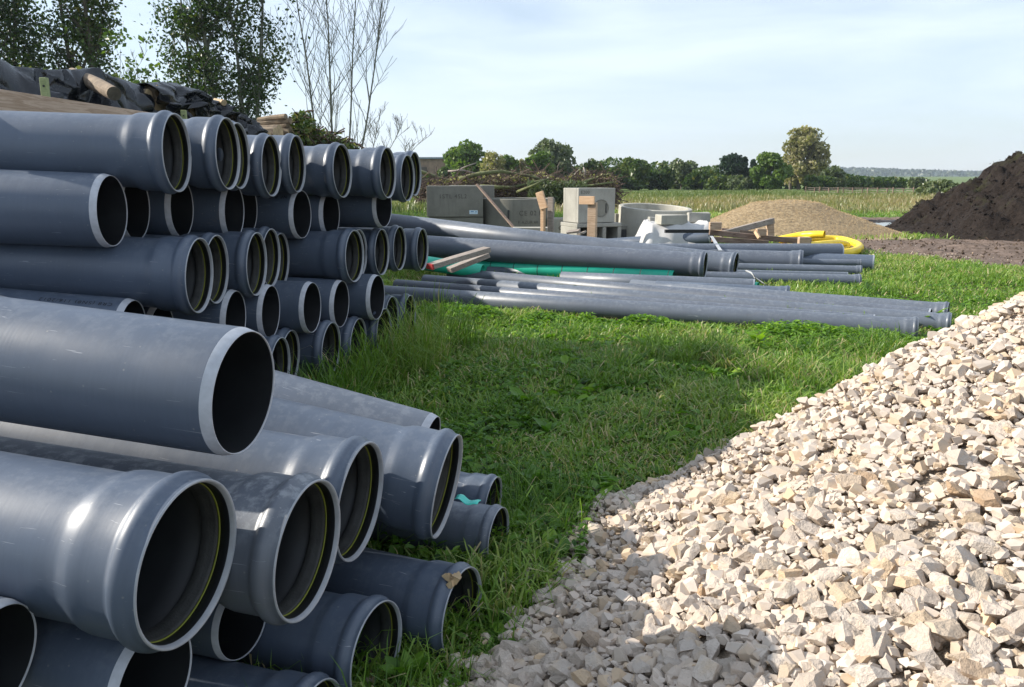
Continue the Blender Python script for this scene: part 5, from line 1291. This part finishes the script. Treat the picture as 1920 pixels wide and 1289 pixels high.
field('grass_tufts', 58000, -1.2, 3.4, 1.8, 6.3, .08, .22, .005, .010, 1.6, .5, 14, extra=lambda x, y: fbm(x * 1.5, y * 1.5, 3, 61) > .17, label='longer tussocks standing out of the short grass', cat='grass')
field('straw', 26000, -1.2, 4.6, 2.0, 8.4, .03, .09, .003, .006, 1.9, 1.0, 15, extra=lambda x, y: fbm(x * 1.1, y * 1.1, 3, 71) > .1, label='dry straw lying in the grass', cat='straw', tonef=lambda x, y, t: np.ones_like(t))
# low creeping leaves in the lawn
def leaflets(name, n, fn, size, z1, mat, label, tmu=.5):
    x, y = fn(n); k = ok(x, y); x, y = x[k], y[k]; n = len(x); z = rough_gh(x, y) + rg.uniform(.008, 1, n) * z1 * np.clip(.6 + .9 * fbm(x * 2.5, y * 2.5, 3, 91), .1, 1.6)
    a = rg.uniform(0, 2 * pi, n); s = rg.uniform(.5, 1.3, n) * size; tl = rg.uniform(-.6, .6, n)
    d = np.stack([np.cos(a), np.sin(a), tl * .8], 1); sd = np.stack([-np.sin(a), np.cos(a), rg.uniform(-.5, .5, n)], 1); P = np.stack([x, y, z], 1); S_ = s[:, None]; up = np.array([0, 0, 1.0])
    V = np.stack([P - d * S_, P - d * S_ * .3 + sd * S_ * .5 + up * S_ * .12, P + d * S_ * .45 + sd * S_ * .42 + up * S_ * .1, P + d * S_ - up * S_ * .25, P + d * S_ * .45 - sd * S_ * .42 + up * S_ * .1, P - d * S_ * .3 - sd * S_ * .5 + up * S_ * .12], 1).reshape(-1, 3)
    k = np.arange(n) * 6; Q = np.concatenate([np.stack([k, k + 1, k + 2, k + 3], 1), np.stack([k, k + 3, k + 4, k + 5], 1)]); tn = np.repeat(np.clip(tmu + rg.normal(0, .2, n) + .2 * fbm(x * 3, y * 3, 2, 4), 0, 1), 6)
    return link(name, npmesh(name, V, quads=Q, attrs=dict(tone=tn)), M[mat], kind='stuff', label=label, cat='weeds')
leaflets('clover', 20000, lambda n: (rg.uniform(-.9, 2.4, n), rg.uniform(1.5, 4.8, n)), .016, .06, 'herb', 'small round weed leaves in the near grass', .35)
leaflets('dandelion', 8000, lambda n: (rg.uniform(-.9, 3.2, n), rg.uniform(2.2, 7.4, n)), .045, .09, 'herb', 'dandelion and plantain leaves scattered in the lawn', .45)
leaflets('clover', 14000, lambda n: (rg.uniform(-1, 5, n), rg.uniform(4.6, 9, n)), .018, .05, 'herb', 'small weed leaves in the sunlit grass', .5)
leaflets('clover', 11000, lambda n: (rg.uniform(2, 9, n), rg.uniform(8, 14.5, n)), .03, .06, 'herb', 'weed leaves in the grass behind the laid out pipes', .5)
mA, mB = gp(770, 592), gp(1760, 655)
def along(n):
    t = rg.uniform(0, 1, n); o = np.abs(rg.normal(0, .22, n)) ; dx, dy = mB.x - mA.x, mB.y - mA.y; l = sqrt(dx * dx + dy * dy)
    return mA.x + dx * t + dy / l * o, mA.y + dy * t - dx / l * o + .10
leaflets('nettles', 12500, along, .024, .17, 'herb', 'lush bright weeds growing along the nearest laid out pipe', .62)
leaflets('weeds', 5200, lambda n: (rg.uniform(-1.5, .1, n), rg.uniform(3.2, 5.6, n)), .02, .16, 'herb', 'leafy weeds among tall grass by the stacked pipes', .3)
leaflets('weeds', 4200, lambda n: (rg.uniform(-.7, .35, n), rg.uniform(1.55, 3.4, n)), .018, .12, 'herb', 'leafy weeds around the small front pipes', .35)
# broad-leaved plants, each leaf a piece of its own
def leafmesh(L_, W):
    n = 7; V = []; 
    for i in range(n):
        t = i / (n - 1); w = W * (sin(pi * t ** .8) ** .8 if 0 < t < 1 else .03); z = .30 * L_ * sin(t * 2.2) * .5; x = L_ * t
        V += [(x, -w, z + w * .25), (x, 0, z), (x, w, z + w * .25)]
    Q = []
    for i in range(n - 1):
        b = i * 3; Q += [(b, b + 1, b + 4, b + 3), (b + 1, b + 2, b + 5, b + 4)]
    return V, Q
def broadleaf(px, py, label, nl, L_, seed, tone=.4, z=0.0, grp=None):
    g = gp(px, py, z); root = thing('broadleaf_weed', g, label, 'weed', group=grp); r_ = random.Random(seed)
    for i in range(nl):
        ln = L_ * r_.uniform(.6, 1.1); V, Q = leafmesh(ln, ln * r_.uniform(.2, .3)); me = npmesh('leaf', V, quads=Q, smooth=True, attrs=dict(tone=np.full(len(V), tone + r_.uniform(-.15, .25))))
        link('leaf', me, M['herb'], root, loc=(0, 0, .012 + .008 * i), rot=(r_.uniform(-.3, .3), -r_.uniform(.15, .9), 2 * pi * i / nl + r_.uniform(-.4, .4)))
for a in [(650, 1262, 'broad green weed at the mouth of the small shaded pipe, bottom of photo', 7, .13, 1, .35), (762, 1300, 'broad green weed cut by the bottom edge left of the stones', 7, .11, 2, .45), (985, 775, 'broad-leaved weed in the middle of the shaded grass', 6, .17, 3, .4), (640, 690, 'broad-leaved weed by the foot of the stacked pipes', 6, .18, 4, .3),
          (905, 1085, 'broad-leaved weed before the mouth of the mud-flecked pipe', 6, .08, 5, .45), (738, 585, 'single tall broad weed by the right end of the fourth row', 5, .14, 6, .55), (1180, 905, 'small broad weed at the edge of the stone heap', 5, .07, 7, .5), (1215, 700, 'pale broad weed in the sunlit grass', 6, .11, 8, .6), (560, 730, 'broad weed with drooping leaves behind the big front pipe end', 6, .16, 9, .4), (850, 700, 'broad weed in grass right of the stacked pipes', 6, .13, 10, .4), (1420, 655, 'leafy weed clump before the nearest laid out pipe', 8, .16, 11, .75), (1740, 620, 'leafy weed clump hiding the collar end of the nearest laid out pipe', 9, .20, 12, .7)]:
    broadleaf(*a)
BV, BQ, BT = [], [], []; nb_ = 0                   # smaller broad leaves, too many to tell apart, as one piece of ground cover
r_ = random.Random(500)
for i_ in range(90):
    X_ = r_.uniform(-.6, 4.2); Y_ = r_.uniform(2.6, 8.4)
    if heap(X_, Y_) < -.05 and X_ > -1.1 + (Y_ - 4.4) * .33 and not (X_ < .25 and Y_ < 3.3):
        for k_ in range(r_.randint(4, 8)):
            ln = r_.uniform(.05, .12); V, Q = leafmesh(ln, ln * r_.uniform(.2, .32)); el = r_.uniform(.1, .8); az_ = r_.uniform(0, 2 * pi); R_ = Matrix.Rotation(az_, 3, 'Z') @ Matrix.Rotation(-el, 3, 'Y')
            BV += [tuple(R_ @ Vector(v) + Vector((X_, Y_, .015))) for v in V]; BQ += [tuple(q + nb_ for q in f) for f in Q]; BT += [r_.uniform(.2, .65)] * len(V); nb_ += len(V)
link('broad_leaves', npmesh('broad_leaves', BV, quads=BQ, smooth=True, attrs=dict(tone=BT)), M['herb'], kind='stuff', label='scattered broad weed leaves in the open grass', cat='weeds')
# grass tufts on the dirt mound
n = 900; x = rg.normal(14.3, .28, n); y = rg.normal(19.2, .25, n); V, Q, T, tn = blades(np.stack([x, y, mound(x, y) - .01], 1), rg.uniform(.08, .25, n), rg.uniform(.012, .02, n), rg.uniform(.1, 1, n), rg.uniform(.4, .8, n), rg)
link('grass_tuft', npmesh('grass_tuft', V, quads=Q, tris=T, attrs=dict(tone=tn)), M['grass'], kind='stuff', label='bright grass tuft growing on the side of the dirt mound', cat='grass')
# ------------------------------------------------------------------ air
mb = MB(); mb.box((100, 1150, 60), (4400, 2700, 126)); hz_o = link('haze', mb.mesh('haze'), None, kind='stuff')
hm = bpy.data.materials.new('air'); hm.use_nodes = True; hm.node_tree.nodes.clear()
ho = hm.node_tree.nodes.new('ShaderNodeOutputMaterial'); pvn = hm.node_tree.nodes.new('ShaderNodeVolumePrincipled')
pvn.inputs['Color'].default_value = (0.75, 0.86, 1.0, 1); pvn.inputs['Density'].default_value = 0.00024; pvn.inputs['Anisotropy'].default_value = 0.2
hm.node_tree.links.new(pvn.outputs[0], ho.inputs['Volume']); hz_o.data.materials.append(hm)
hz_o['label'] = 'thin bluish air over the whole scene'
S.cycles.volume_bounces = 0
